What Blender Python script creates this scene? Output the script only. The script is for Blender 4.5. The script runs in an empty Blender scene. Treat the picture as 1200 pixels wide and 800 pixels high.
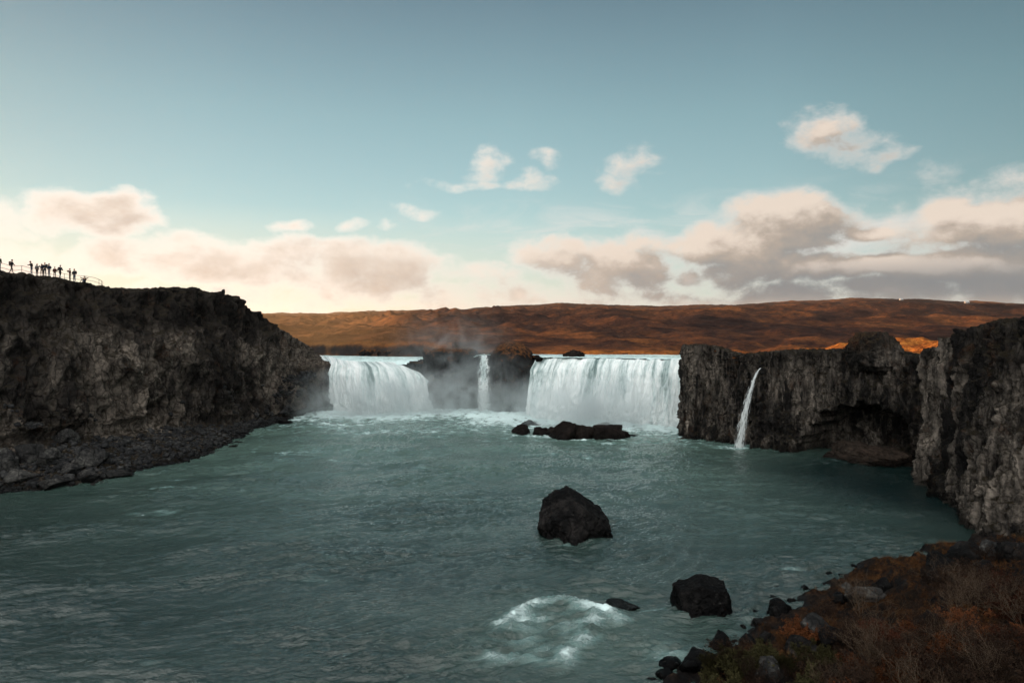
import bpy, math, random
import numpy as np
from mathutils import Vector, Matrix
from mathutils.bvhtree import BVHTree

random.seed(7)
rng = np.random.default_rng(11)
S = bpy.context.scene
COL = S.collection
CAMZ = 18.0            # eye height above the lower river

# ------------------------------------------------------------------ noise
_perm = np.random.default_rng(3).permutation(256).astype(np.int64)
_perm = np.concatenate([_perm, _perm])
_g = np.random.default_rng(4).normal(size=(256, 3)); _g /= np.linalg.norm(_g, axis=1)[:, None]
_cell = np.random.default_rng(5).random((256, 4))

def _h(ix, iy, iz):
    return _perm[_perm[_perm[ix & 255] + (iy & 255)] + (iz & 255)]

def perlin(p):
    i = np.floor(p).astype(np.int64); f = p - i
    u = f * f * f * (f * (f * 6 - 15) + 10)
    r = np.zeros(len(p))
    for dx in (0, 1):
        wx = u[:, 0] if dx else 1 - u[:, 0]
        for dy in (0, 1):
            wy = u[:, 1] if dy else 1 - u[:, 1]
            for dz in (0, 1):
                wz = u[:, 2] if dz else 1 - u[:, 2]
                g = _g[_h(i[:, 0] + dx, i[:, 1] + dy, i[:, 2] + dz)]
                r += wx * wy * wz * (g[:, 0] * (f[:, 0] - dx) + g[:, 1] * (f[:, 1] - dy) + g[:, 2] * (f[:, 2] - dz))
    return r * 1.5

def fbm(p, octs=5, gain=0.5, lac=2.03):
    r = np.zeros(len(p)); a = 1.0; q = np.array(p, float)
    for k in range(octs):
        r += a * perlin(q + 17.3 * k); a *= gain; q = q * lac
    return r

def ridged(p, octs=4, gain=0.5, lac=2.07):
    r = np.zeros(len(p)); a = 1.0; q = np.array(p, float)
    for k in range(octs):
        r += a * (1 - 2 * np.abs(perlin(q + 9.1 * k))); a *= gain; q = q * lac
    return r

def worley(p):
    """F1, F2 and a random value of the nearest cell"""
    i = np.floor(p).astype(np.int64); f = p - i
    d1 = np.full(len(p), 9.0); d2 = np.full(len(p), 9.0); v = np.zeros(len(p))
    for dx in (-1, 0, 1):
        for dy in (-1, 0, 1):
            for dz in (-1, 0, 1):
                c = _cell[_h(i[:, 0] + dx, i[:, 1] + dy, i[:, 2] + dz)]
                d = np.sqrt((c[:, 0] + dx - f[:, 0]) ** 2 + (c[:, 1] + dy - f[:, 1]) ** 2 + (c[:, 2] + dz - f[:, 2]) ** 2)
                m = d < d1
                d2 = np.where(m, d1, np.minimum(d2, d)); v = np.where(m, c[:, 3], v); d1 = np.where(m, d, d1)
    return d1, d2, v

def sstep(a, b, x):
    t = np.clip((x - a) / (b - a), 0, 1); return t * t * (3 - 2 * t)

# ------------------------------------------------------------------ mesh helpers
def mesh_from(name, V, F, smooth=True):
    V = np.asarray(V, np.float32); me = bpy.data.meshes.new(name)
    F = np.asarray(F, np.int32); n = F.shape[1]
    me.vertices.add(len(V)); me.vertices.foreach_set("co", V.ravel())
    me.loops.add(F.size); me.loops.foreach_set("vertex_index", F.ravel())
    me.polygons.add(len(F)); me.polygons.foreach_set("loop_start", np.arange(0, F.size, n, dtype=np.int32))
    me.polygons.foreach_set("loop_total", np.full(len(F), n, np.int32))
    me.update(calc_edges=True); me.validate()
    if smooth: me.polygons.foreach_set("use_smooth", np.ones(len(me.polygons), bool))
    return me

def grid_faces(nu, nv, keep=None, wrap=False):
    iu = np.arange(nu if wrap else nu - 1)[:, None]; iv = np.arange(nv - 1)[None, :]
    a = iu * nv + iv; b = ((iu + 1) % nu) * nv + iv
    F = np.stack([a, b, b + 1, a + 1], -1).reshape(-1, 4)
    if keep is not None:
        F = F[keep.ravel()[F].all(axis=1)]
    return F

def drop_unused(V, F):
    u, inv = np.unique(F.ravel(), return_inverse=True)
    return V[u], inv.reshape(F.shape), u

def link(name, me, mat=None, parent=None, label=None, cat=None, group=None, kind=None, loc=None):
    o = bpy.data.objects.new(name, me); COL.objects.link(o)
    if mat is not None and me is not None: me.materials.append(mat)
    if parent is not None: o.parent = parent
    if label: o["label"] = label
    if cat: o["category"] = cat
    if group: o["group"] = group
    if kind: o["kind"] = kind
    if loc is not None: o.location = loc
    return o

def catmull(P, n, wts=None):
    """P: (k, ...) control rows -> n rows; wts shares the samples out over the segments"""
    P = np.asarray(P, float); k = len(P)
    d = np.linalg.norm(np.diff(P.reshape(k, -1), axis=0), axis=1) + 1e-6
    w = d / d.sum() if wts is None else np.asarray(wts, float) * d / (np.asarray(wts) * d).sum()
    c = np.concatenate([[0], np.cumsum(w)]); c[-1] = 1.0
    t = np.linspace(0, 1, n)
    j = np.clip(np.searchsorted(c, t, side='right') - 1, 0, k - 2)
    u = np.clip((t - c[j]) / w[j], 0, 1)
    sl = np.diff(P, axis=0) / d.reshape(-1, *([1] * (P.ndim - 1)))
    m = np.zeros_like(P); m[0] = sl[0]; m[-1] = sl[-1]
    m[1:-1] = 0.5 * (sl[1:] + sl[:-1])
    u = u.reshape(-1, *([1] * (P.ndim - 1))); h = d[j].reshape(u.shape)
    return ((2 * u**3 - 3 * u**2 + 1) * P[j] + (u**3 - 2 * u**2 + u) * h * m[j]
            + (-2 * u**3 + 3 * u**2) * P[j + 1] + (u**3 - u**2) * h * m[j + 1])

def loft(net, nu, nv, wu=None, wv=None):
    """net: (stations, profile, 3)"""
    A = catmull(np.asarray(net, float), nu, wu)
    B = catmull(np.transpose(A, (1, 0, 2)), nv, wv)
    return np.transpose(B, (1, 0, 2))

def normals(G):
    du = np.gradient(G, axis=0); dv = np.gradient(G, axis=1)
    n = np.cross(du, dv); return n / (np.linalg.norm(n, axis=2, keepdims=True) + 1e-9)

# ------------------------------------------------------------------ material helpers
class NT:
    def __init__(s, name, world=False):
        if world:
            s.m = bpy.data.worlds.new(name)
        else:
            s.m = bpy.data.materials.new(name)
        s.m.use_nodes = True; s.t = s.m.node_tree; s.t.nodes.clear()
    def n(s, typ, **kw):
        x = s.t.nodes.new(typ)
        for k, v in kw.items(): setattr(x, k, v)
        return x
    def put(s, sock, v):
        if isinstance(v, bpy.types.NodeSocket): s.t.links.new(v, sock)
        elif v is not None:
            if sock.type == 'RGBA' and not hasattr(v, '__len__'): v = (v, v, v, 1)
            elif sock.type == 'RGBA' and len(v) == 3: v = (*v, 1)
            elif sock.type == 'VECTOR' and not hasattr(v, '__len__'): v = (v, v, v)
            sock.default_value = v
    def math(s, op, a, b=None, c=None, clamp=False):
        x = s.n('ShaderNodeMath', operation=op, use_clamp=clamp)
        s.put(x.inputs[0], a); s.put(x.inputs[1], b); s.put(x.inputs[2], c); return x.outputs[0]
    def vmath(s, op, a, b=None, c=None, out=0):
        x = s.n('ShaderNodeVectorMath', operation=op)
        s.put(x.inputs[0], a); s.put(x.inputs[1], b); s.put(x.inputs[2], c); return x.outputs[out]
    def noise(s, vec, scale, detail=4, rough=0.55, dist=0.0, out=0, typ='FBM', lac=2.0):
        x = s.n('ShaderNodeTexNoise', noise_dimensions='3D'); x.noise_type = typ
        s.put(x.inputs['Vector'], vec); s.put(x.inputs['Scale'], scale); s.put(x.inputs['Detail'], detail)
        s.put(x.inputs['Roughness'], rough); s.put(x.inputs['Distortion'], dist); s.put(x.inputs['Lacunarity'], lac); return x.outputs[out]
    def voro(s, vec, scale, feature='F1', out='Distance', rnd=1.0):
        x = s.n('ShaderNodeTexVoronoi', feature=feature)
        s.put(x.inputs['Vector'], vec); s.put(x.inputs['Scale'], scale); s.put(x.inputs['Randomness'], rnd); return x.outputs[out]
    def ramp(s, fac, stops, interp='LINEAR'):
        x = s.n('ShaderNodeValToRGB'); r = x.color_ramp; r.interpolation = interp
        while len(r.elements) > 1: r.elements.remove(r.elements[-1])
        for i, (p, c) in enumerate(stops):
            if not hasattr(c, '__len__'): c = (c, c, c)
            e = r.elements[0] if i == 0 else r.elements.new(p)
            e.position = p; e.color = (*c[:3], 1)
        s.put(x.inputs[0], fac); return x.outputs[0]
    def mix(s, fac, a, b, blend='MIX'):
        x = s.n('ShaderNodeMix', data_type='RGBA', blend_type=blend)
        s.put(x.inputs[0], fac); s.put(x.inputs[6], a); s.put(x.inputs[7], b); return x.outputs[2]
    def remap(s, v, a, b, c=0.0, d=1.0, smooth=True):
        x = s.n('ShaderNodeMapRange', interpolation_type='SMOOTHSTEP' if smooth else 'LINEAR')
        s.put(x.inputs[0], v); s.put(x.inputs[1], a); s.put(x.inputs[2], b); s.put(x.inputs[3], c); s.put(x.inputs[4], d)
        return x.outputs[0]
    def pos(s): return s.n('ShaderNodeNewGeometry').outputs['Position']
    def nz(s):
        return s.sep(s.n('ShaderNodeNewGeometry').outputs['Normal'])[2]
    def sep(s, v):
        x = s.n('ShaderNodeSeparateXYZ'); s.put(x.inputs[0], v); return x.outputs
    def comb(s, a, b, c):
        x = s.n('ShaderNodeCombineXYZ'); s.put(x.inputs[0], a); s.put(x.inputs[1], b); s.put(x.inputs[2], c); return x.outputs[0]
    def bump(s, h, strength=0.5, dist=0.1, normal=None):
        x = s.n('ShaderNodeBump'); s.put(x.inputs['Height'], h); s.put(x.inputs['Strength'], strength)
        s.put(x.inputs['Distance'], dist); s.put(x.inputs['Normal'], normal); return x.outputs[0]
    def bsdf(s, color, rough=0.9, normal=None, spec=0.3, **kw):
        x = s.n('ShaderNodeBsdfPrincipled'); s.put(x.inputs['Base Color'], color); s.put(x.inputs['Roughness'], rough)
        s.put(x.inputs['Normal'], normal); s.put(x.inputs['Specular IOR Level'], spec)
        for k, v in kw.items(): s.put(x.inputs[k], v)
        return x.outputs[0]
    def out(s, surf=None, vol=None, world=False):
        x = s.n('ShaderNodeOutputWorld' if world else 'ShaderNodeOutputMaterial')
        if surf is not None: s.t.links.new(surf, x.inputs['Surface'])
        if vol is not None: s.t.links.new(vol, x.inputs['Volume'])
        return s.m

def simple_mat(name, col, rough=0.8, var=0.25, scale=8.0, metallic=0.0):
    t = NT(name); n = t.noise(t.pos(), scale, 3)
    c = t.mix(n, tuple(max(0, v * (1 - var)) for v in col), tuple(v * (1 + var) for v in col))
    return t.out(t.bsdf(c, rough, spec=0.05, Metallic=metallic))

def rock_mat(name, dark, mid, light, patch=0.25, streak=(1, 1, 0.3), light_amt=0.5, moss=None, moss_amt=0.5, wet=True, lichen=0.3, rough=0.85, bumpd=0.25, band=None):
    t = NT(name); P = t.pos()
    Q = t.vmath('MULTIPLY', P, streak)
    big = t.noise(Q, patch * 0.5, 4, 0.6, 0.6)
    med = t.noise(Q, patch * 3.2, 6, 0.68, 0.3)
    fine = t.noise(P, 2.4, 6, 0.75)
    cr = t.voro(t.vmath('ADD', Q, t.vmath('SCALE', t.noise(P, 0.9, 3, out=1), None)), 0.9, 'DISTANCE_TO_EDGE')
    # scale input for vector noise
    for nd in t.t.nodes:
        if nd.type == 'VECT_MATH' and nd.operation == 'SCALE': nd.inputs['Scale'].default_value = 0.8
    v = t.math('ADD', t.math('MULTIPLY', big, 0.55), t.math('MULTIPLY', med, 0.45))
    a = 0.60 - 0.14 * light_amt
    c = t.ramp(v, [(0.30, dark), (a - 0.04, mid), (a + 0.06, tuple(0.5 * (m + l) for m, l in zip(mid, light))), (a + 0.13, light)])
    c = t.mix(t.remap(fine, 0.40, 0.62, 0.0, 0.85), c, t.mix(0.55, c, dark))
    c = t.mix(t.math('MULTIPLY', t.remap(cr, 0.0, 0.07, 1.0, 0.0), 0.55), c, tuple(0.4 * d for d in dark))
    if lichen:
        li = t.remap(t.noise(P, 5.5, 5, 0.7), 0.60, 0.68, 0, lichen)
        li = t.math('MULTIPLY', li, t.remap(t.noise(P, 0.35, 3), 0.45, 0.6, 0, 1))
        c = t.mix(li, c, (0.30, 0.29, 0.26))
    if band is not None:      # dark soil and crowberry on the upper slope, rusty stain lower down
        zz_ = t.sep(P)[2]; wob = t.math('MULTIPLY', t.math('SUBTRACT', t.noise(P, 0.09, 4, 0.6), 0.5), 14.0)
        up_ = t.remap(t.math('ADD', zz_, wob), band - 2.5, band + 2.0)
        c = t.mix(t.math('MULTIPLY', up_, 0.80), c, t.mix(t.remap(fine, 0.4, 0.65), tuple(0.7 * d for d in dark), tuple(0.75 * m for m in mid)))
        ru = t.math('MULTIPLY', t.remap(t.noise(P, 0.30, 5, 0.7, 0.5), 0.56, 0.66), t.remap(fine, 0.40, 0.60))
        c = t.mix(t.math('MULTIPLY', ru, 0.35), c, (0.085, 0.040, 0.019))
    if moss is not None:
        up = t.remap(t.nz(), 0.25, 0.8)
        mm = t.remap(t.noise(P, 0.55, 5, 0.7), 0.62 - 0.25 * moss_amt, 0.70 - 0.2 * moss_amt)
        mf = t.math('MAXIMUM', t.math('MULTIPLY', up, t.remap(t.noise(P, 1.3, 4, 0.6), 0.35, 0.6)), t.math('MULTIPLY', mm, 0.4 * moss_amt))
        mc = t.mix(t.noise(P, 1.7, 4, 0.7), tuple(0.5 * m for m in moss), tuple(1.4 * m for m in moss))
        c = t.mix(mf, c, mc)
    ro = rough
    if wet:
        z = t.sep(P)[2]
        w = t.remap(t.math('ADD', z, t.math('MULTIPLY', t.noise(P, 0.8, 3), -1.2)), -0.2, 0.7, 1.0, 0.0)
        c = t.mix(t.math('MULTIPLY', w, 0.65), c, tuple(0.35 * d for d in dark))
        ro = t.math('SUBTRACT', rough, t.math('MULTIPLY', w, 0.45))
    h = t.math('ADD', t.math('MULTIPLY', med, 1.6), t.math('ADD', t.math('MULTIPLY', fine, 0.8), t.math('MULTIPLY', t.remap(cr, 0, 0.10), 0.35)))
    b = t.bump(h, 1.0, bumpd)
    return t.out(t.bsdf(c, ro, b, 0.04))

# ------------------------------------------------------------------ camera
cam_d = bpy.data.cameras.new("camera"); cam = bpy.data.objects.new("camera", cam_d); COL.objects.link(cam)
cam.location = (0, 0, CAMZ); cam.rotation_euler = (math.radians(90), 0, 0)
cam_d.lens = 24; cam_d.sensor_width = 36; cam_d.shift_y = -15 / 1200.0; cam_d.clip_end = 40000; cam_d.clip_start = 0.2
S.camera = cam

# ------------------------------------------------------------------ sun and sky
SUN_EL = 6.0; SUN_AZ = -62.0            # degrees; azimuth from +Y towards +X
sd = bpy.data.lights.new("sun", 'SUN'); sd.energy = 5.0; sd.angle = math.radians(0.5); sd.color = (1.0, 0.56, 0.29)
so = bpy.data.objects.new("sun", sd); COL.objects.link(so)
az, el = math.radians(SUN_AZ), math.radians(SUN_EL)
SD = Vector((math.sin(az) * math.cos(el), math.cos(az) * math.cos(el), math.sin(el)))
so.rotation_euler = SD.to_track_quat('Z', 'Y').to_euler(); so.location = (-200, 100, 80)

CLOUDS = [  # centre x, y, half width, half height (picture units of the survey), density
    (108, 238, 58, 22, 1.3), (145, 256, 36, 18, 1.2), (62, 248, 24, 14, 0.8), (120, 299, 42, 20, 1.0), (150, 312, 22, 10, 0.7),
    (262, 304, 78, 25, 1.2), (345, 302, 66, 22, 1.0), (425, 318, 80, 30, 1.2), (490, 318, 40, 18, 0.8), (320, 344, 130, 12, 0.5), (470, 349, 150, 13, 0.55),
    (345, 262, 24, 9, 0.62), (487, 243, 22, 6, 0.6), (416, 262, 10, 8, 0.5), (450, 260, 12, 6, 0.4),
    (572, 194, 22, 13, 0.55), (590, 210, 44, 10, 0.6), (535, 214, 28, 6, 0.40), (640, 188, 14, 5, 0.35),
    (745, 192, 22, 16, 0.45), (722, 203, 16, 9, 0.35), (752, 180, 10, 12, 0.35),
    (968, 155, 34, 20, 0.65), (1010, 170, 38, 18, 0.65), (1040, 182, 20, 11, 0.5),
    (650, 297, 44, 19, 1.1), (720, 312, 62, 34, 1.2), (752, 285, 36, 16, 0.8),
    (925, 268, 72, 34, 1.5), (880, 290, 80, 30, 1.4), (1000, 268, 34, 13, 1.0),
    (1150, 250, 66, 26, 1.4), (1165, 270, 90, 26, 1.5), (1110, 312, 170, 20, 1.4), (950, 318, 140, 18, 1.2),
    (600, 348, 200, 12, 0.6), (800, 349, 160, 12, 0.65), (1010, 345, 240, 16, 0.9), (560, 325, 60, 13, 0.5), (1300, 280, 120, 50, 1.3), (1450, 300, 160, 40, 1.3),
    (-90, 300, 120, 30, 0.8), (-250, 270, 120, 30, 0.8),
]
FILL_CLOUD = (1.25, 1.26, 1.23)
W = NT("World", world=True); S.world = W.m
SKY_K = 0.15
sky = W.n('ShaderNodeTexSky', sky_type='NISHITA'); sky.sun_disc = False
sky.sun_elevation = el; sky.sun_rotation = az
sky.air_density = 1.0; sky.dust_density = 0.6; sky.ozone_density = 2.2; sky.altitude = 0
tc = W.n('ShaderNodeTexCoord').outputs['Generated']
x_, y_, z_ = W.sep(tc)[:3]
AZ = W.math('ARCTAN2', x_, y_)
hl = W.math('SQRT', W.math('ADD', W.math('MULTIPLY', x_, x_), W.math('MULTIPLY', y_, y_)))
EL = W.math('DIVIDE', z_, W.math('MAXIMUM', hl, 0.02))
P2 = W.comb(AZ, EL, 0.0)
def pxdir(x, y):
    return math.atan((x - 600) / 800), (385 - y) / math.hypot(800, x - 600)
def vscale(v, k):
    sc = W.n('ShaderNodeVectorMath', operation='SCALE'); W.put(sc.inputs[0], v); sc.inputs['Scale'].default_value = k; return sc.outputs[0]
def cloud_density(Pv, detail, amp):
    n1 = W.noise(W.vmath('MULTIPLY', Pv, (1.0, 1.5, 1.0)), 9.0, 2, 0.5, 0.0, out=1)
    Pw = W.vmath('ADD', Pv, vscale(W.vmath('SUBTRACT', n1, (0.5, 0.5, 0.5)), 0.07))
    Pw = W.vmath('MULTIPLY', Pw, (1, 1, 0))
    acc = None
    for (cx, cy, w, h, d) in CLOUDS:
        a, e = pxdir(cx, cy); k = 1 / math.cos(a) if abs(cx - 600) < 700 else 0.8
        g = 1.36
        iw, ih = 800.0 / (w * g) * k, 800.0 / (h * g) * k
        q = W.vmath('MULTIPLY_ADD', Pw, (iw, ih, 0), (-a * iw, -e * ih, 0))
        L = W.vmath('DOT_PRODUCT', q, q, out=1)
        m = W.math('MULTIPLY_ADD', L, -d, d)
        acc = m if acc is None else W.math('SMOOTH_MAX', acc, m, 0.12)
    acc = W.math('MAXIMUM', acc, -1.0)
    fb = W.noise(W.vmath('MULTIPLY', Pv, (1.0, 1.5, 1.0)), 17.0, detail, 0.66, 0.2)
    vo = W.n('ShaderNodeTexVoronoi', feature='F1'); vo.normalize = True
    W.put(vo.inputs['Vector'], W.vmath('ADD', W.vmath('MULTIPLY', Pv, (1.0, 1.35, 1.0)), vscale(n1, 0.05)))
    W.put(vo.inputs['Scale'], 15.0); W.put(vo.inputs['Detail'], 3.0 if detail > 6 else 2.0); W.put(vo.inputs['Roughness'], 0.5); W.put(vo.inputs['Lacunarity'], 2.3)
    bil = W.math('MULTIPLY_ADD', vo.outputs['Distance'], -2.2, 0.85)
    f2_ = W.math('ADD', W.math('MULTIPLY_ADD', fb, amp * 0.62, -0.31 * amp), W.math('MULTIPLY', bil, amp * 0.22))
    return W.math('ADD', acc, f2_), acc
d0, s0 = cloud_density(P2, 9, 3.5); dc = d0
d1, s1 = cloud_density(W.vmath('ADD', P2, (-0.016, 0.022, 0.0)), 6, 3.0)
# elsewhere in the sky (sides, overhead and behind) broken cloud out of view, made bright as fill light
P3 = W.vmath('MULTIPLY', tc, (1.0, 1.0, 2.0))
other = W.math('MULTIPLY_ADD', W.noise(P3, 1.6, 8, 0.58), 5.0, -1.9)
side = W.math('MAXIMUM', W.remap(W.math('ABSOLUTE', AZ), 0.85, 1.25), W.remap(EL, 2.8, 4.5))
d0 = W.math('MAXIMUM', d0, W.math('ADD', W.math('MULTIPLY', side, 4.0), W.math('ADD', other, -4.0)))
alpha = W.remap(d0, -0.05, 1.05)
alpha = W.math('MULTIPLY', alpha, W.remap(EL, -0.02, 0.012))
# thin high streaks low over the falls
st = W.noise(W.vmath('MULTIPLY', W.vmath('ADD', P2, (0, 0, 3.0)), (1.0, 4.0, 1.0)), 7.0, 8, 0.66, 0.9)
stm = W.math('MULTIPLY', W.remap(st, 0.44, 0.70, 0.0, 0.6), W.math('MULTIPLY', W.remap(EL, 0.06, 0.11), W.remap(EL, 0.13, 0.215, 1.0, 0.0)))
stm = W.math('MULTIPLY', stm, W.remap(AZ, -0.30, 0.05))
thick = W.remap(d0, 0.15, 1.9)
sdif = W.math('SUBTRACT', s0, s1)
ndif = W.math('SUBTRACT', W.math('SUBTRACT', dc, s0), W.math('SUBTRACT', d1, s1))
litn = W.remap(W.math('MULTIPLY_ADD', ndif, 0.75, sdif), -1.25, 0.95)
cL = W.remap(AZ, -0.45, 0.35)           # left = towards the sun, right = away from it
rim_l = (0.58, 0.53, 0.475); core_l = W.mix(litn, (0.18, 0.142, 0.118), (0.36, 0.30, 0.25))
left_c = W.mix(thick, rim_l, core_l)
right_c = W.mix(litn, (0.100, 0.118, 0.130), W.mix(W.remap(litn, 0.60, 1.0), (0.29, 0.225, 0.172), (0.42, 0.355, 0.30)))
right_c = W.mix(W.remap(thick, 0.0, 0.5, 1.0, 0.0), right_c, (0.40, 0.38, 0.355))
cc = W.mix(cL, left_c, right_c)
low_sh = W.math('MULTIPLY', W.remap(EL, 0.055, 0.105, 1.0, 0.0), W.math('MULTIPLY', W.remap(AZ, 0.05, 0.40), W.remap(EL, 0.022, 0.045)))
cc = W.mix(W.math('MULTIPLY', low_sh, W.math('MULTIPLY', W.remap(d0, 0.2, 0.9), 0.85)), cc, (0.080, 0.096, 0.110))
# unseen clouds overhead and behind, brightened to fill the gorge with light
lobe = W.remap(W.vmath('DOT_PRODUCT', tc, (-0.52, -0.46, 0.72), out=1), -0.3, 1.0, 0.30, 1.75, smooth=False)
scb = W.n('ShaderNodeVectorMath', operation='SCALE'); scb.inputs[0].default_value = FILL_CLOUD; W.put(scb.inputs['Scale'], lobe)
cc = W.mix(side, cc, scb.outputs[0])
sk = W.n('ShaderNodeGamma'); W.put(sk.inputs[0], vscale(sky.outputs[0], SKY_K)); sk.inputs[1].default_value = 0.5
tint = W.vmath('MULTIPLY', sk.outputs[0], (0.300, 0.335, 0.318))
tint = W.vmath('MULTIPLY', tint, W.ramp(EL, [(0.0, (1.55, 1.62, 1.65)), (0.15, (1.62, 1.70, 1.70)), (0.30, (1.32, 1.45, 1.42)), (0.50, (0.80, 0.88, 0.92)), (0.9, (0.7, 0.7, 0.75))]))
tint = W.vmath('MULTIPLY', tint, W.ramp(W.math('MULTIPLY_ADD', AZ, 0.5, 0.5), [(0.10, (0.62, 0.66, 0.70)), (0.28, (0.80, 0.84, 0.86)), (0.5, (0.95, 0.97, 0.97)), (0.68, (0.92, 0.94, 0.94)), (0.82, (0.68, 0.72, 0.73))]))
hz = W.math('MULTIPLY', W.remap(EL, 0.0, 0.17, 1.0, 0.0, smooth=False), 0.72)
skycol = W.mix(hz, vscale(tint, 1 / SKY_K), vscale(W.mix(cL, (0.54, 0.47, 0.38), (0.34, 0.37, 0.37)), 1 / SKY_K))
base = W.mix(stm, skycol, vscale((0.40, 0.385, 0.37), 1 / SKY_K) if False else vscale(W.comb(0.40, 0.39, 0.375), 1 / SKY_K))
fin = W.mix(W.math('MULTIPLY', alpha, 0.95), base, vscale(cc, 1 / SKY_K))
bg = W.n('ShaderNodeBackground'); W.put(bg.inputs[0], fin); bg.inputs[1].default_value = SKY_K
W.out(bg.outputs[0], world=True)
S.world.cycles.sampling_method = 'MANUAL'; S.world.cycles.sample_map_resolution = 256

S.view_settings.view_transform = 'Standard'; S.view_settings.look = 'None'; S.view_settings.gamma = 1.0
S.view_settings.use_curve_mapping = False
S.view_settings.exposure = 1.0

# ------------------------------------------------------------------ plan of the gorge
# left cliff stations: shore(X,Y)  foot(X,Y,z)  top(X,Y,z)
LC = [
    ((-330, -190), (-340, -180, 8), (-352, -165, 30)),
    ((-190, -70), (-200, -62, 8), (-214, -50, 30)),
    ((-118, 0), (-126, 8, 8), (-140, 16, 29)),
    ((-85, 40), (-93, 45, 7), (-106, 50, 27)),
    ((-68, 61), (-75, 66, 6), (-86, 71, 25.6)),
    ((-55.4, 73.8), (-61, 80, 4.6), (-66.5, 83.5, 25.1)),
    ((-49, 78.5), (-57, 88, 4.6), (-62.5, 93.5, 24.9)),
    ((-45.2, 87), (-54, 97, 4.2), (-59.5, 104, 24.0)),
    ((-43.4, 99.3), (-51, 110, 3.2), (-55.8, 117, 24.7)),
    ((-45, 120), (-47.6, 127, 1.6), (-53, 130, 22.8)),
    ((-44, 135), (-45, 138.5, 0.9), (-50, 141, 17.9)),
    ((-41.8, 145), (-42.2, 146, 0.6), (-46, 150.5, 14.9)),
    ((-40.2, 150), (-40.3, 150.6, 0.6), (-42.3, 153.5, 10.6)),
    ((-43, 156), (-43.4, 156.6, 0.6), (-46, 158, 10.6)),
    ((-58, 166), (-59, 166, 0.6), (-60, 165, 12.0)),
]
# right cliff stations: foot (X,Y)  top (X,Y,z)
RC = [
    ((38, 133), (39.0, 134, 12.2)),
    ((31.5, 121), (33, 122, 14.0)),
    ((28.4, 111), (29.9, 113, 15.2)),
    ((30.3, 109), (33.0, 112, 15.0)),
    ((34, 106), (36.5, 110, 13.9)),
    ((38.0, 102), (41.0, 106.5, 14.4)),
    ((41.0, 98.8), (44.0, 103.5, 14.7)),
    ((43.4, 95), (47.2, 100.5, 14.8)),
    ((46.2, 91.5), (50.2, 97, 15.0)),
    ((48.6, 88.4), (53, 94.5, 15.0)),
    ((50.6, 86), (55, 92, 14.4)),
    ((51.6, 83.6), (56, 88.5, 14.2)),
    ((48.6, 79.5), (50.2, 82.2, 14.9)),
    ((46.6, 74.6), (49.8, 77.4, 16.4)),
    ((44.2, 68), (48.6, 72, 17.7)),
    ((41.6, 61), (47.6, 67, 18.7)),
    ((41.5, 54), (48.8, 61, 19.0)),
    ((48, 47), (56, 54, 19.6)),
    ((62, 39), (70, 46, 20)),
    ((95, 28), (102, 38, 20)),
]
def outward(a, b):
    v = np.array(b[:2], float) - np.array(a[:2], float); return v / (np.linalg.norm(v) + 1e-9)

# ---- plateau height everywhere (used by the moorland sheet and by cliff backs)
TOPS = np.array([t for _, _, t in LC] + [t for _, t in RC], float)
def interp_line(P, step=3.0):
    out = []
    for a, b in zip(P[:-1], P[1:]):
        n = max(1, int(np.linalg.norm(np.array(a) - np.array(b)) / step))
        for k in range(n): out.append(np.array(a) + (np.array(b) - np.array(a)) * k / n)
    out.append(np.array(P[-1])); return np.array(out)
TL = interp_line([t for _, _, t in LC]); TR = interp_line([t for _, t in RC])
TP = np.vstack([TL, TR])

SKYX = np.array([-900, -300, 100, 290, 380, 450, 520, 600, 650, 700, 760, 850, 900, 960, 1010, 1080, 1200, 1400, 1900, 2600.])
SKYY = np.array([372, 372, 371, 369, 371, 367, 364, 360, 357, 358, 361, 358.5, 356, 353, 350.5, 352.5, 357, 362, 366, 370.])

def in_poly(X, Y, poly):
    c = np.zeros(X.shape, bool); n = len(poly); j = n - 1
    for i in range(n):
        xi, yi = poly[i]; xj, yj = poly[j]
        m = ((yi > Y) != (yj > Y)) & (X < (xj - xi) * (Y - yi) / (yj - yi + 1e-12) + xi)
        c ^= m; j = i
    return c
def dist_poly(X, Y, pts, closed=True):
    d = np.full(X.shape, 1e9)
    P = list(pts) + ([pts[0]] if closed else [])
    for (x0, y0), (x1, y1) in zip(P[:-1], P[1:]):
        vx, vy = x1 - x0, y1 - y0; L = vx * vx + vy * vy + 1e-9
        t = np.clip(((X - x0) * vx + (Y - y0) * vy) / L, 0, 1)
        d = np.minimum(d, np.hypot(X - x0 - t * vx, Y - y0 - t * vy))
    return d

RIVER_UP = [(-47, 151), (-43, 150), (-36, 148.3), (-26.5, 148.2), (-23.2, 150.5), (-21.8, 156), (-9, 155.5), (-8.6, 151), (-3.9, 151), (-3.5, 155), (5.5, 150), (5.5, 137.5), (20, 134), (35, 125), (44, 132), (44, 146), (30, 153), (12, 154), (2, 158),
            (-8, 157), (-20, 156.5), (-32, 158.5), (-45, 165), (-70, 176), (-120, 190), (-200, 200), (-200, 188), (-120, 178), (-60, 165)]

def gauss(X, Y, cx, cy, sx, sy, rot=0.0):
    c, s = math.cos(rot), math.sin(rot); dx, dy = X - cx, Y - cy
    u, v = c * dx + s * dy, -s * dx + c * dy
    return np.exp(-(u / sx) ** 2 - (v / sy) ** 2)

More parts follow.
